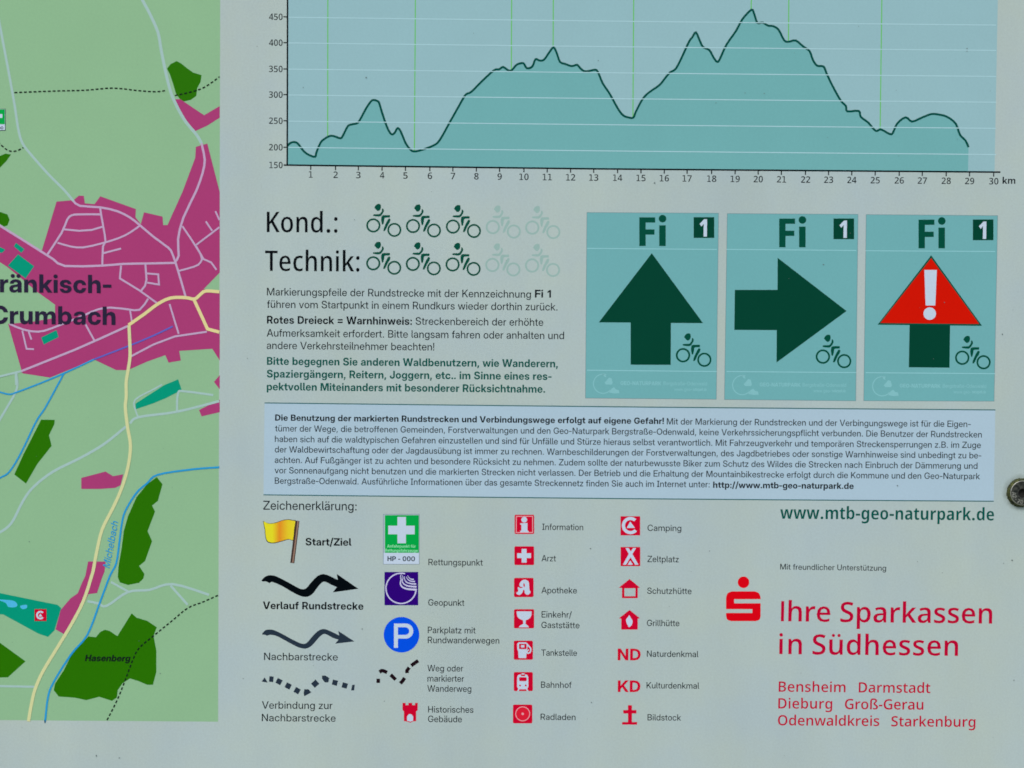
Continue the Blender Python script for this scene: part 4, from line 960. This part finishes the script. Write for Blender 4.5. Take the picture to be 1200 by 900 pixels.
signs = []
for k, (dx, dy, corners, lines) in enumerate((
        (0, 0, [(688, 249.2), (841.8, 250.1), (839.2, 467.7), (686.3, 466.3)], ((291, 292.3), (433.8, 435.4))),
        (163.9, 1.5, [(852.5, 250.5), (1005.3, 251.4), (1002.6, 469.5), (849.2, 468)], ((292.2, 293.5), (435.4, 436.6))),
        (327.2, 2.7, [(1015.3, 251.7), (1168.9, 252.9), (1164.7, 470), (1012.4, 469.4)], ((293.8, 294.7), (436.7, 437.9))))):
    label = ('sign with straight ahead arrow', 'sign with right turn arrow', 'sign with red warning triangle')[k]
    big = [(x + ex, y + ey) for (x, y), (ex, ey) in zip(corners, ((-.45, -.45), (.45, -.45), (.45, .45), (-.45, .45)))]
    sg = poly('marker_sign', corners, C['cardteal'], board, 2, label=label)
    poly('sign_edge', big, C['cardedge'], sg, 1)
    xl, xr = corners[3][0], corners[1][0]
    for yl, yr in lines:
        ribbon('divider_line', [[((corners[0][0] + xl) / 2 + .6, yl), ((corners[2][0] + xr) / 2 - .6, yr)]], 0.95, C['cardline'], sg, 3)
    # route letters
    F_ = f6(675, 235, [(445, 118), (557, 118), (557, 155), (490, 155), (490, 203), (552, 203), (552, 240), (490, 240), (490, 320), (445, 320)])
    I_ = f6(675, 235, rect(585, 174, 631, 320))
    Dt = f6(675, 235, disc(608.5, 127.5, 27, 24))
    flat('route_letters', [[PP(c, (dx, dy))] for c in (F_, I_, Dt)], C['green'], sg, 3)
    tile = poly('number_tile', f6(675 + dx, 235 + dy, rect(827, 117, 972, 263)), C['arrow'], sg, 3)
    text('route_number', [('H', '1', 819.6 + dx, 277.2 + dy, 828.4 + dx, 28.4)], C['white'], tile, 4)
    if k == 0:
        poly('arrow', [(763.8, 296.7), (823.9, 378.7), (786.3, 378.5), (786, 427.6), (739, 427.4), (739, 378), (701.7, 377.8)], C['arrow'], sg, 3)
    elif k == 1:
        poly('arrow', [(911.3, 302.1), (992.1, 364.5), (910, 424.8), (910.2, 386.9), (860.5, 386.6), (861.1, 339.7), (911.1, 339.7)], C['arrow'], sg, 3)
    else:
        poly('arrow', [(1065.9, 380), (1113.4, 380.8), (1112.7, 430.9), (1065, 430.4)], C['arrow'], sg, 3)
        tri = poly('warning_triangle', f6(1000, 235, [(547, 385), (905, 881), (171, 873)]), C['green'], sg, 4)
        poly('red_field', f6(1000, 235, [(547, 405), (885, 868), (190, 861)]), C['warn'], tri, 5)
        flat('exclamation_mark', [[PP(f6(1000, 235, [(499, 488), (587, 488), (576, 738), (508, 738)]))], [PP(f6(1000, 235, disc(537, 795, 44, 32)))]], C['white'], tri, 6)
    flat('cyclist_symbol', cyclist_contours(800.4 + dx, 416.3 + dy * 1.08), C['green'], sg, 3)
    # park emblem: open ring with a fan of strata, and its name in pale print
    eo = (675 + dx - (0.8 if k == 1 else 0), 345 + dy * 1.1)
    em = []
    em.append([f6(*eo, disc(190, 628, 71, 30, 40, 290) + disc(190, 628, 64, 30, 40, 290)[::-1])])
    em.append([f6(*eo, [(186, 560), (206, 566), (214, 582), (200, 578)])])
    em.append([f6(*eo, [(200, 622), (232, 585), (250, 590), (258, 622), (252, 634), (212, 634)])])
    em.append([f6(*eo, [(232, 690), (250, 662), (268, 652), (280, 668), (300, 672), (306, 694), (270, 697)])])
    flat('park_emblem', [[PP(c) for c in e] for e in em], C['cardpale'], sg, 3)
    bx, by = eo
    text('park_name', [
        ('B', 'GEO-NATURPARK', bx + 312 / 6, by + 637 / 6, bx + 600 / 6, 6.2),
        ('L', 'Bergstraße-Odenwald', bx + 615 / 6, by + 638 / 6, bx + 921 / 6, 6.0),
        ('L', 'www.geo-', bx + 690 / 6, by + 678 / 6, bx + 815 / 6, 5.2),
        ('B', 'naturpark.de', bx + 822 / 6, by + 678 / 6, bx + 918 / 6, 5.2)], C['cardpale'], sg, 3)

# ---------------------------------------------------------------- symbol key
text('key_heading', [('L', 'Zeichenerklärung:', 308.4, 597.3, 418, 14.5)], C['text'], board, 1)

# start / finish flag
fo, fs = (300, 580), 1 / 6
fl_out = smooth([(50, 185), (75, 195), (108, 200), (150, 190), (190, 176), (228, 171), (262, 177), (280, 183), (272, 240), (264, 318), (235, 314), (205, 320), (160, 333), (118, 341), (80, 331), (66, 298), (60, 240)], 3, True)
flag = poly('flag_symbol', fl_out, C['black'], board, 1, fo, fs)
fm_ = bpy.data.materials.new('flag_yellow_orange_print')
fm_.use_nodes = True
n, l = fm_.node_tree.nodes, fm_.node_tree.links
tcf = n.new('ShaderNodeTexCoord')
sep = n.new('ShaderNodeSeparateXYZ')
l.new(tcf.outputs['Generated'], sep.inputs[0])
rp = n.new('ShaderNodeValToRGB')
rp.color_ramp.elements[0].color = srgb(226, 206, 20)
rp.color_ramp.elements[1].color = srgb(232, 200, 24)
for p, c in ((0.28, (236, 206, 14)), (0.5, (228, 130, 8)), (0.78, (236, 190, 20))):
    rp.color_ramp.elements.new(p).color = srgb(*c)
l.new(sep.outputs[0], rp.inputs[0])
l.new(rp.outputs[0], n['Principled BSDF'].inputs['Base Color'])
n['Principled BSDF'].inputs['Roughness'].default_value = 0.5
cxm = sum(x for x, _ in fl_out) / len(fl_out)
cym = sum(y for _, y in fl_out) / len(fl_out)
poly('flag_cloth', [(cxm + (x - cxm) * 0.965, cym + (y - cym) * 0.945) for x, y in fl_out], fm_, flag, 2, fo, fs)
poly('flag_pole', [(277, 180), (306, 184), (270, 480), (241, 478)], ink('pole_dark_brown', 62, 48, 44), flag, 3, fo, fs)
poly('pole_highlight', [(291, 184), (301, 186), (264, 476), (254, 475)], ink('pole_light_brown', 138, 112, 98), flag, 4, fo, fs)
text('caption', [('B', 'Start/Ziel', 358, 639.2, 411.7, 12.3)], C['black'], board, 1)
poly('route_arrow_symbol', smooth([(38, 602), (60, 578), (90, 565), (130, 568), (180, 590), (240, 622), (300, 655), (330, 663), (355, 654), (390, 612), (430, 572), (465, 557), (500, 562), (540, 580)], 3) + [(575, 597), (568, 555), (720, 660), (540, 685), (568, 648)] +
     smooth([(530, 632), (495, 614), (470, 612), (440, 640), (405, 688), (375, 711), (345, 717), (305, 708), (250, 680), (200, 650), (150, 625), (110, 611)], 3) + [(95, 620), (70, 608), (45, 609)], C['black'], board, 1, fo, fs)
text('caption', [('B', 'Verlauf Rundstrecke', 308, 713.7, 425.9, 12.3)], C['black'], board, 1)
fo = (300, 710)
poly('neighbour_route_symbol', smooth([(43, 195), (65, 172), (95, 166), (130, 172), (180, 195), (240, 228), (300, 258), (336, 267), (360, 257), (400, 210), (435, 177), (470, 163), (500, 168), (545, 188)], 3) + [(585, 208), (578, 176), (692, 250), (557, 266), (580, 238)] +
     smooth([(540, 225), (500, 203), (475, 198), (445, 220), (405, 267), (378, 290), (345, 301), (300, 292), (245, 265), (190, 235), (140, 210), (100, 203)], 3) + [(75, 210), (65, 203), (45, 203)], C['slate'], board, 1, fo, fs)
text('caption', [('L', 'Nachbarstrecke', 309.4, 773.5, 395.9, 12.1)], C['text'], board, 1)


def sq(cx, cy, s, a, s2=None):
    s2 = s2 or s
    ca, sa = math.cos(rad(a)), math.sin(rad(a))
    return [(cx + (x * s * ca - y * s2 * sa) / 2, cy + (x * s * sa + y * s2 * ca) / 2) for x, y in ((-1, -1), (1, -1), (1, 1), (-1, 1))]


dsh = [[(42, 531), (61, 507), (79, 537)], [(97, 498), (122, 500), (118, 533), (94, 530)], sq(162, 532, 32, 28), sq(226, 563, 32, 27), sq(289, 596, 32, 30),
       [(342, 590), (366, 589), (384, 608), (342, 631), (338, 612)], sq(416, 547, 36, -42, 34), [(468, 494), (488, 493), (510, 508), (506, 533), (485, 534), (468, 512)],
       sq(555, 540, 31, 14), sq(624, 560, 31, 16), [(677, 559), (693, 557), (689, 591), (671, 592)]]
flat('link_route_symbol', [[PP([(x + (x - sum(q[0] for q in d) / len(d)) * 0.2, y + (y - sum(q[1] for q in d) / len(d)) * 0.2) for x, y in d], fo, fs)] for d in dsh], C['slate'], board, 1)
text('caption', [('L', 'Verbindung zur', 306.9, 830.4, 389.6, 12.1), ('L', 'Nachbarstrecke', 306.8, 845.2, 393.4, 12.1)], C['text'], board, 1)

# rescue point sign
o75, s75 = (430, 590), 1 / 7.5
rp_ = poly('rescue_symbol', rect(142, 93, 462, 536), ink('rescue_frame_grey', 104, 122, 136), board, 1, o75, s75)
poly('white_field', rect(146, 97, 458, 532), ink('rescue_border_grey_white', 158, 178, 186), rp_, 2, o75, s75)
poly('code_field', rect(146, 434, 458, 532), C['white'], rp_, 3, o75, s75)
poly('green_field', rect(158, 103, 456, 433), C['sosgreen'], rp_, 3, o75, s75)
flat('white_cross', [[PP([(268, 118), (343, 118), (343, 195), (420, 195), (420, 271), (343, 271), (343, 350), (268, 350), (268, 271), (187, 271), (187, 195), (268, 195)], o75, s75)]], C['white'], rp_, 4)
text('field_text', [('B', 'Anfahrpunkt für', 453.6, 641.6, 487.2, 4.9), ('B', 'Rettungsfahrzeuge', 451.4, 646.6, 489.6, 4.9)], ink('rescue_pale_lettering', 130, 206, 160), rp_, 4)
text('rescue_code', [('B', 'HP - 000', 454, 657.5, 486.3, 8.0)], C['slate'], rp_, 4)
text('caption', [('L', 'Rettungspunkt', 502, 662.4, 565.7, 10.5)], C['text'], board, 1)

# geo point
gp = poly('geopoint_symbol', rect(154, 602, 451, 895), C['purple'], board, 1, o75, s75)
ribbon('strata_lines', [disc(300, 746, 133, 60, 2, 285)], 1.5, C['lilac'], gp, 2, o75, s75)
for pts, w in (([(436, 757), (360, 752), (312, 735), (294, 703), (300, 668), (296, 640), (303, 620)], 2.0), ([(436, 732), (370, 727), (328, 710), (311, 684), (317, 655), (312, 632)], 1.8),
               ([(432, 708), (378, 703), (343, 687), (330, 660), (330, 640)], 1.6), ([(422, 686), (382, 681), (357, 664), (346, 642)], 1.5), ([(411, 667), (385, 664), (370, 651), (358, 634)], 1.3)):
    k = len(smooth(pts, 4))
    ribbon('strata_lines', [pts], [w * (1.15 - 0.8 * i / (k - 1)) for i in range(k)], C['lilac'], gp, 3, o75, s75, sm=4)
text('caption', [('L', 'Geopunkt', 501.7, 709.7, 544.1, 10.5)], C['text'], board, 1)

# parking
fo = (430, 710)
pk = poly('parking_symbol', disc(243, 203, 125, 64), C['blue'], board, 1, fo, fs)
poly('parking_letter', [(190, 124), (272, 124)] + disc(273, 177, 53, 20, -90, 90) + [(218, 230), (218, 295), (190, 295)], C['white'], pk, 2, fo, fs,
     holes=[[(218, 150), (268, 150)] + disc(270, 177, 27, 16, -90, 90) + [(218, 204)]])
text('caption', [('L', 'Parkplatz mit', 501.3, 742, 557.2, 10.6), ('L', 'Rundwanderwegen', 501.3, 753.7, 585.1, 10.6)], C['text'], board, 1)
ribbon('hiking_path_symbol', [[(80, 512), (79, 542)], [(88, 466), (102, 456), (114, 456), (142, 468)], [(167, 484), (202, 519)], [(234, 545), (249, 530), (266, 506)],
                              [(283, 473), (281, 456), (297, 433)], [(311, 420), (361, 385)]], 4.2, C['maroon'], board, 1, fo, fs)
text('caption', [('L', 'Weg oder', 500.8, 786.7, 542.8, 10.6), ('L', 'markierter', 500.9, 798.7, 543.8, 10.6), ('L', 'Wanderweg', 500.8, 810.5, 552.3, 10.6)], C['text'], board, 1)
cst = poly('castle_symbol', [(250, 682), (272, 682), (272, 698), (292, 698), (292, 682), (318, 682), (318, 698), (338, 698), (338, 682), (357, 682), (357, 733), (346, 742), (346, 810), (325, 812), (305, 822), (285, 814), (260, 810), (260, 742), (250, 733)], C['red'], board, 1, fo, fs)
poly('castle_gate', [(282, 808), (282, 778), (292, 763), (303, 760), (314, 763), (325, 778), (325, 808), (304, 814)], C['white'], cst, 2, fo, fs)
text('caption', [('L', 'Historisches', 501.7, 835, 554.8, 10.6), ('L', 'Gebäude', 501.5, 846.2, 541.4, 10.6)], C['text'], board, 1)


def pictogram(name, box, red=True, r=1.6):
    return poly(name, rrect(*box, r) if r else rect(*box), C['red'], board, 1)


W = C['white']
# information
o10, s10 = (590, 590), 0.1
pi = pictogram('information_symbol', (603, 603.2, 626, 625.8))
flat('pale_outline', [[PP(rrect(604.5, 604.6, 624.6, 624.5, 0.8)), PP(rrect(605.4, 605.5, 623.7, 623.6, 0.6))]], C['pinkline'], pi, 2)
flat('letter_i', [[PP(disc(243, 190, 34, 26), o10, s10)], [PP([(195, 232), (281, 228), (281, 315), (295, 325), (295, 337), (195, 337), (195, 325), (210, 315), (210, 250), (195, 247)], o10, s10)]], W, pi, 3)
text('caption', [('L', 'Information', 635.5, 621, 683.4, 10.2)], C['text'], board, 1)
# doctor
pa = pictogram('doctor_symbol', (602.8, 640.2, 625.9, 662.2))
flat('white_cross', [[PP([(213, 532), (271, 532), (271, 583), (323, 583), (323, 640), (271, 640), (271, 693), (213, 693), (213, 640), (160, 640), (160, 583), (213, 583)], o10, s10)]], W, pa, 2)
text('caption', [('L', 'Arzt', 634.6, 657.8, 651.4, 10.2)], C['text'], board, 1)
# pharmacy
o10 = (590, 670)
pp_ = pictogram('pharmacy_symbol', (602.4, 677.2, 625.3, 699.7))
poly('letter_a', smooth([(192, 172), (188, 145), (200, 118), (225, 98), (255, 92), (282, 104), (299, 130), (302, 190), (308, 222), (320, 240), (308, 254), (292, 270), (262, 264), (247, 240), (246, 214), (228, 216), (226, 238), (206, 262), (185, 272), (163, 266), (148, 246), (166, 238), (174, 215), (166, 188), (180, 180), (196, 192), (226, 186), (214, 178)], 2, True), W, pp_, 2, o10, s10,
     holes=[smooth([(232, 150), (240, 134), (250, 150), (248, 180), (238, 176)], 2, True)])
text('caption', [('L', 'Apotheke', 634.4, 695.2, 676.1, 10.2)], C['text'], board, 1)
# inn
pe = pictogram('inn_symbol', (602.3, 713.9, 625.9, 736.3))
poly('goblet', [(153, 464), (330, 464)] + smooth([(328, 500), (318, 532), (290, 557), (262, 568)], 3) + [(257, 608), (285, 632), (300, 652), (178, 652), (192, 632), (232, 610), (228, 568)] + smooth([(195, 556), (168, 532), (157, 500)], 3), W, pe, 2, o10, s10)
text('caption', [('L', 'Einkehr/', 634.6, 723.6, 670, 10.2), ('L', 'Gaststätte', 634.3, 736, 679.1, 10.2)], C['text'], board, 1)
# petrol station
o7, s7 = (590, 740), 1 / 7.5
pt = pictogram('petrol_symbol', (602.1, 750.8, 624.5, 773.1))
poly('petrol_pump', [(120, 112), (124, 102), (138, 95), (196, 95), (210, 105), (214, 116), (208, 162), (203, 166), (200, 234), (133, 234), (128, 166), (122, 160)], W, pt, 2, o7, s7)
poly('pump_window', rrect(137, 108, 203, 155, 6), C['red'], pt, 3, o7, s7)
poly('window_glint', rect(154, 119, 184, 141), W, pt, 4, o7, s7)
ribbon('pump_hose', [[(206, 108), (222, 128), (237, 146), (240, 165), (230, 186), (212, 190), (205, 178), (222, 160)]], 1.6, W, pt, 2.5, o7, s7, sm=3)
text('caption', [('L', 'Tankstelle', 634.3, 768.4, 676.1, 10.2)], C['text'], board, 1)
# railway station
pb = pictogram('station_symbol', (602.1, 787.6, 624.4, 809.8))
poly('train_front', [(120, 402), (126, 386), (140, 378), (200, 378), (213, 386), (218, 402), (219, 485), (208, 505), (220, 523), (206, 523), (198, 508), (142, 508), (133, 523), (120, 523), (131, 505), (119, 485)], W, pb, 2, o7, s7)
flat('train_pantograph', [[PP(rect(158, 368, 186, 374), o7, s7)], [PP(rect(164, 374, 180, 379), o7, s7)]], W, pb, 2)
flat('train_windows', [[PP(rrect(137, 402, 204, 436, 10), o7, s7)], [PP(disc(146, 475, 8, 14), o7, s7)], [PP(disc(196, 475, 8, 14), o7, s7)], [PP(rect(154, 380, 190, 392), o7, s7)]], C['red'], pb, 3)
text('caption', [('L', 'Bahnhof', 633.9, 806, 669.7, 10.2)], C['text'], board, 1)
# bicycle shop
pr = pictogram('bicycle_shop_symbol', (601.1, 825.7, 623.8, 847.7))
flat('wheel_rim', [[PP(disc(169, 724, 65, 44), o7, s7), PP(disc(169, 724, 58, 44), o7, s7)]], C['pinkline'], pr, 3)
poly('wheel_disc', disc(169, 724, 58, 40), ink('wheel_lighter_red', 204, 30, 52), pr, 2, o7, s7)
poly('wheel_hub', disc(169, 724, 11, 16), C['pinkline'], pr, 3, o7, s7)
text('caption', [('L', 'Radladen', 633.5, 843.6, 674.4, 10.2)], C['text'], board, 1)
# camping
o8, s8 = (710, 590), 1 / 8.571
pc = pictogram('camping_symbol', (727.2, 605, 750.2, 627.4), r=0)
poly('camping_letter', disc(247, 222, 87, 34, 42, 312) + disc(247, 222, 55, 34, 42, 312)[::-1], W, pc, 2, o8, s8)
poly('tent', [(244, 181), (293, 246), (209, 246)], W, pc, 2, o8, s8)
text('caption', [('L', 'Camping', 758.7, 622.2, 798.4, 10.2)], C['text'], board, 1)
# tent site
pz = pictogram('tent_site_symbol', (727.3, 641, 750.3, 663.4), r=0)
poly('crossed_poles', [(197, 447), (228, 447), (250, 482), (273, 447), (304, 447), (266, 508), (328, 615), (293, 615), (247, 540), (203, 615), (170, 615), (230, 508)], W, pz, 2, o8, s8)
poly('tent', [(245, 573), (272, 616), (218, 616)], W, pz, 2, o8, s8)
text('caption', [('L', 'Zeltplatz', 758.6, 658.7, 795.4, 10.2)], C['text'], board, 1)
# shelter hut
o8 = (710, 670)
poly('shelter_symbol', [(130, 160), (238, 73), (343, 160), (320, 163), (320, 265), (162, 265), (162, 163)], C['red'], board, 1, o8, s8, holes=[rect(186, 166, 297, 246)])
text('caption', [('L', 'Schutzhütte', 758.4, 695.9, 810.4, 10.2)], C['text'], board, 1)
# barbecue hut
bh = poly('barbecue_symbol', [(130, 468), (238, 384), (343, 468), (320, 471), (320, 581), (155, 581), (155, 471)], C['red'], board, 1, o8, s8)
poly('flame', smooth([(235, 437), (250, 462), (268, 492), (262, 530), (235, 557), (220, 540), (206, 508), (203, 478), (220, 458)], 3, True), W, bh, 2, o8, s8)
text('caption', [('L', 'Grillhütte', 758, 733.6, 796.2, 10.2)], C['text'], board, 1)
text('monument_symbol', [('B', 'ND', 723.8, 773.7, 750.8, 19)], C['red'], board, 1)
text('caption', [('L', 'Naturdenkmal', 758, 769.7, 818.4, 10.2)], C['text'], board, 1)
text('monument_symbol', [('B', 'KD', 723.9, 810.9, 750.5, 19)], C['red'], board, 1)
text('caption', [('L', 'Kulturdenkmal', 757.7, 806.7, 819.3, 10.2)], C['text'], board, 1)
o8 = (710, 750)
poly('wayside_cross_symbol', [(222, 655), (262, 655), (262, 704), (307, 704), (307, 738), (262, 738), (262, 824), (314, 824), (314, 850), (163, 850), (163, 824), (222, 824), (222, 738), (175, 738), (175, 704), (222, 704)], C['red'], board, 1, o8, s8)
text('caption', [('L', 'Bildstock', 758.8, 844.2, 798.1, 10.2)], C['text'], board, 1)

# ---------------------------------------------------------------- sponsor
text('sponsor_thanks', [('L', 'Mit freundlicher Unterstützung', 914.2, 667.4, 1038.4, 9.3, dict(yr=669))], C['text'], board, 1)
o6, s6 = (840, 640), 1 / 6
lg = poly('sponsor_logo', [(65, 443), (65, 362)] + smooth([(65, 362), (76, 332), (106, 318)], 4) + [(268, 318)] + smooth([(268, 318), (297, 332), (308, 362)], 4) + [(308, 373), (122, 373), (122, 402), (308, 402), (308, 490)] +
          smooth([(308, 490), (300, 517), (272, 527)], 4) + [(102, 527)] + smooth([(102, 527), (74, 517), (65, 490)], 4) + [(65, 470), (250, 470), (250, 443)], C['logored'], board, 1, o6, s6)
poly('logo_dot', disc(188, 254, 40.5, 40), C['logored'], lg, 1, o6, s6)
text('sponsor_name', [('S', 'Ihre', 915, 728, 972.8, 33.4, dict(yr=728.8)), ('S', 'Sparkassen', 984.6, 729, 1162.6, 33.4, dict(yr=730.8)),
                      ('S', 'in', 912.9, 766.5, 939.6, 33.4), ('S', 'Südhessen', 952, 767, 1122.6, 33.4, dict(yr=768.6))], C['sred'], board, 1)
text('sponsor_towns', [('S', 'Bensheim', 912.5, 810.6, 990.8, 17), ('S', 'Darmstadt', 1006.3, 811.5, 1090.2, 17), ('S', 'Dieburg', 912, 830.2, 975.2, 17), ('S', 'Groß-Gerau', 990, 831, 1082, 17),
                       ('S', 'Odenwaldkreis', 911.5, 850, 1030.4, 17), ('S', 'Starkenburg', 1044.4, 851.2, 1143, 17)], C['sred'], board, 1)

# ---------------------------------------------------------------- bolt
BX, BY = P(1196.3, 577.2)


def metal(name, c1, c2, rough, metallic, scale=900):
    m = bpy.data.materials.new(name)
    m.use_nodes = True
    n, l = m.node_tree.nodes, m.node_tree.links
    b = n['Principled BSDF']
    tc = n.new('ShaderNodeTexCoord')
    t = n.new('ShaderNodeTexNoise')
    t.inputs['Scale'].default_value = scale
    t.inputs['Detail'].default_value = 6
    l.new(tc.outputs['Object'], t.inputs['Vector'])
    r = n.new('ShaderNodeValToRGB')
    r.color_ramp.elements[0].position = 0.38
    r.color_ramp.elements[1].position = 0.64
    r.color_ramp.elements[0].color = c1 + (1,)
    r.color_ramp.elements[1].color = c2 + (1,)
    l.new(t.outputs[0], r.inputs[0])
    l.new(r.outputs[0], b.inputs['Base Color'])
    b.inputs['Metallic'].default_value = metallic
    b.inputs['Roughness'].default_value = rough
    bp = n.new('ShaderNodeBump')
    bp.inputs['Strength'].default_value = 0.25
    bp.inputs['Distance'].default_value = 0.0002
    l.new(t.outputs[0], bp.inputs['Height'])
    l.new(bp.outputs[0], b.inputs['Normal'])
    return m


steel = metal('dulled_steel', (0.035, 0.04, 0.036), (0.12, 0.125, 0.11), 0.45, 0.7)
mossy = metal('algae_on_steel', (0.010, 0.015, 0.009), (0.085, 0.1, 0.02), 0.8, 0.0, 700)
edge = metal('rim_highlight_and_mark', (0.26, 0.27, 0.23), (0.5, 0.51, 0.47), 0.4, 0.5)  # rim highlight put into the colour; also the pale stamped mark
dark = metal('socket_black', (0.004, 0.004, 0.004), (0.012, 0.012, 0.01), 0.9, 0.0)  # near-black colour over the whole socket
algae = metal('algae_film', (0.05, 0.065, 0.03), (0.12, 0.14, 0.08), 0.9, 0.0, 1800)


def lathe(name, prof, mat, parent, seg=64, knurl=0.0, knurl_rows=()):
    """prof: (radius, height above the board) in print units."""
    V, F = [], []
    for j, (r, h) in enumerate(prof):
        for i in range(seg):
            a = 2 * math.pi * i / seg
            rr = r * (1 - knurl * (i % 2)) if j in knurl_rows else r
            V.append((BX + rr * U * math.cos(a), -h * U, BY + rr * U * math.sin(a)))
    for j in range(len(prof) - 1):
        for i in range(seg):
            a, b = j * seg + i, j * seg + (i + 1) % seg
            F.append((a, b, b + seg, a + seg))
    me = bpy.data.meshes.new(name)
    me.from_pydata(V, [], F)
    bm = bmesh.new()
    bm.from_mesh(me)
    bmesh.ops.recalc_face_normals(bm, faces=bm.faces)
    bm.to_mesh(me)
    bm.free()
    return obj(name, me, mat, parent)


bolt = lathe('bolt', [(16.0, 0.0), (16.2, 0.5), (16.1, 2.6), (15.3, 3.6), (14.5, 4.0)], mossy, board, 84, 0.035, (1, 2))
lathe('highlight_rim', [(14.5, 4.0), (14.2, 4.25), (13.75, 4.3)], edge, bolt)  # pale ring painted as the highlight along the head's edge
hexv = []
face = lathe('bolt_head_face', [(13.75, 4.3), (11.5, 4.25), (7.0, 4.15), (5.4, 4.1)], steel, bolt)
# hexagon socket
V, F = [], []
seg = 48
for j, (kind, h) in enumerate((('c', 4.1), ('h', 3.9), ('h', 0.9), ('p', 0.5))):
    for i in range(seg):
        a = 2 * math.pi * i / seg
        if kind == 'c':
            r = 5.4
        elif kind == 'h':
            q = (a + math.pi / 6) % (math.pi / 3) - math.pi / 6
            r = 4.3 / math.cos(q)
        else:
            r = 0.05
        V.append((BX + r * U * math.cos(a), -h * U, BY + r * U * math.sin(a)))
for j in range(3):
    for i in range(seg):
        a, b = j * seg + i, j * seg + (i + 1) % seg
        F.append((a, b, b + seg, a + seg))
me = bpy.data.meshes.new('hex_socket')
me.from_pydata(V, [], F)
bm = bmesh.new()
bm.from_mesh(me)
bmesh.ops.recalc_face_normals(bm, faces=bm.faces)
bm.to_mesh(me)
bm.free()
obj('hex_socket', me, dark, bolt)
# stamped grade mark along the lower left of the face
V, F = [], []
for i, chh in enumerate('A2-70'):
    adv, v, f = glyph('K', chh)
    ang = rad(184 + i * 20)
    k = len(V)
    up = Vector((-math.cos(ang), -math.sin(ang)))
    t = Vector((-math.sin(ang), math.cos(ang)))
    base = Vector((BX, BY)) + Vector((math.cos(ang), math.sin(ang))) * 12.9 * U
    e = 6.6 * U / 1000
    for x, y in v:
        q = base + t * ((x - adv / 2) * e) + up * (y * e)
        V.append((q.x, -4.4 * U, q.y))
    F += [tuple(u + k for u in w) for w in f]
me = bpy.data.meshes.new('stamped_mark')
me.from_pydata(V, [], F)
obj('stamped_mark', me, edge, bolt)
# ragged algae growing on the panel round the head
ring_o = []
for i in range(120):
    a = 2 * math.pi * i / 120
    r = 16.7 + random.uniform(-0.4, 0.5) + (0.5 if math.sin(a) < 0 else 0.2)
    ring_o.append((BX + r * U * math.cos(a), BY + r * U * math.sin(a)))
flat('algae_ring', [[ring_o, [(BX + 15.4 * U * math.cos(2 * math.pi * i / 60), BY + 15.4 * U * math.sin(2 * math.pi * i / 60)) for i in range(60)]]], algae, bolt, 1)

# thin greenish stain washed out of the joint, broken up and fading outwards
sm_ = bpy.data.materials.new('washed_out_stain')
sm_.use_nodes = True
n, l = sm_.node_tree.nodes, sm_.node_tree.links
b_ = n['Principled BSDF']
b_.inputs['Base Color'].default_value = (0.13, 0.16, 0.09, 1)
b_.inputs['Roughness'].default_value = 0.8
b_.inputs['Specular IOR Level'].default_value = 0.05
tcs = n.new('ShaderNodeTexCoord')
dist = n.new('ShaderNodeVectorMath')
dist.operation = 'DISTANCE'
dist.inputs[1].default_value = (BX, -2 * STEP, BY)
l.new(tcs.outputs['Object'], dist.inputs[0])
fall = n.new('ShaderNodeMapRange')
fall.inputs['From Min'].default_value = 16 * U
fall.inputs['From Max'].default_value = 23 * U
fall.inputs['To Min'].default_value = 0.5
fall.inputs['To Max'].default_value = 0.0
l.new(dist.outputs['Value'], fall.inputs['Value'])
ns = n.new('ShaderNodeTexNoise')
ns.inputs['Scale'].default_value = 500
ns.inputs['Detail'].default_value = 4
l.new(tcs.outputs['Object'], ns.inputs['Vector'])
am = n.new('ShaderNodeMath')
am.operation = 'MULTIPLY'
l.new(fall.outputs[0], am.inputs[0])
l.new(ns.outputs[0], am.inputs[1])
l.new(am.outputs[0], b_.inputs['Alpha'])
circ = lambda r: [(BX + r * U * math.cos(2 * math.pi * i / 72), BY + r * U * math.sin(2 * math.pi * i / 72)) for i in range(72)]
flat('stain_ring', [[circ(24), circ(15.5)]], sm_, bolt, 2)

# ---------------------------------------------------------------- dirt
V, F = [], []
spots = [(429, 91, .9), (355.5, 102.5, .7), (701, 71, .8), (767, 214.3, 1.0), (555, 39, .5), (1006, 31, .5), (1133, 57, .8), (1133, 60, .6), (873, 109, .6), (895.5, 109.5, .6), (839, 120.5, .6),
         (1051.6, 569, .9), (1174.5, 391.5, 1.0), (965, 310, .9), (692, 642.8, .9), (693, 823, .9), (113, 885.5, 1.1), (140, 888, .9), (188, 789, .7), (34.5, 634.5, .8), (424.5, 737, .8), (450.5, 821.5, .7),
         (831.5, 645.5, .8), (1186, 656.5, 1.1), (1176, 660, .7), (1104, 671, .6), (415.5, 257.5, .6), (1106.5, 354.5, .8), (1188, 797, .8), (1075, 658, .6), (301.5, 54.5, .5), (163, 751, .6), (285, 795, .7), (290, 420, .6)]
for _ in range(70):
    spots.append((random.uniform(2, 1198), random.uniform(2, 898), random.uniform(0.25, 0.5)))
for x, y, r in spots:
    k = len(V)
    a0 = random.uniform(0, 6)
    for i in range(9):
        a = a0 + 2 * math.pi * i / 9
        rr = r * random.uniform(0.6, 1.1)
        q = P(x + rr * math.cos(a), y - rr * 0.85 * math.sin(a))
        V.append((q[0], -40 * STEP, q[1]))
    F.append(tuple(range(k, k + 9)))
me = bpy.data.meshes.new('dirt_specks')
me.from_pydata(V, [], F)
ds = obj('dirt_specks', me, ink('speck_grime', 96, 108, 108), board)
ds['kind'] = 'stuff'
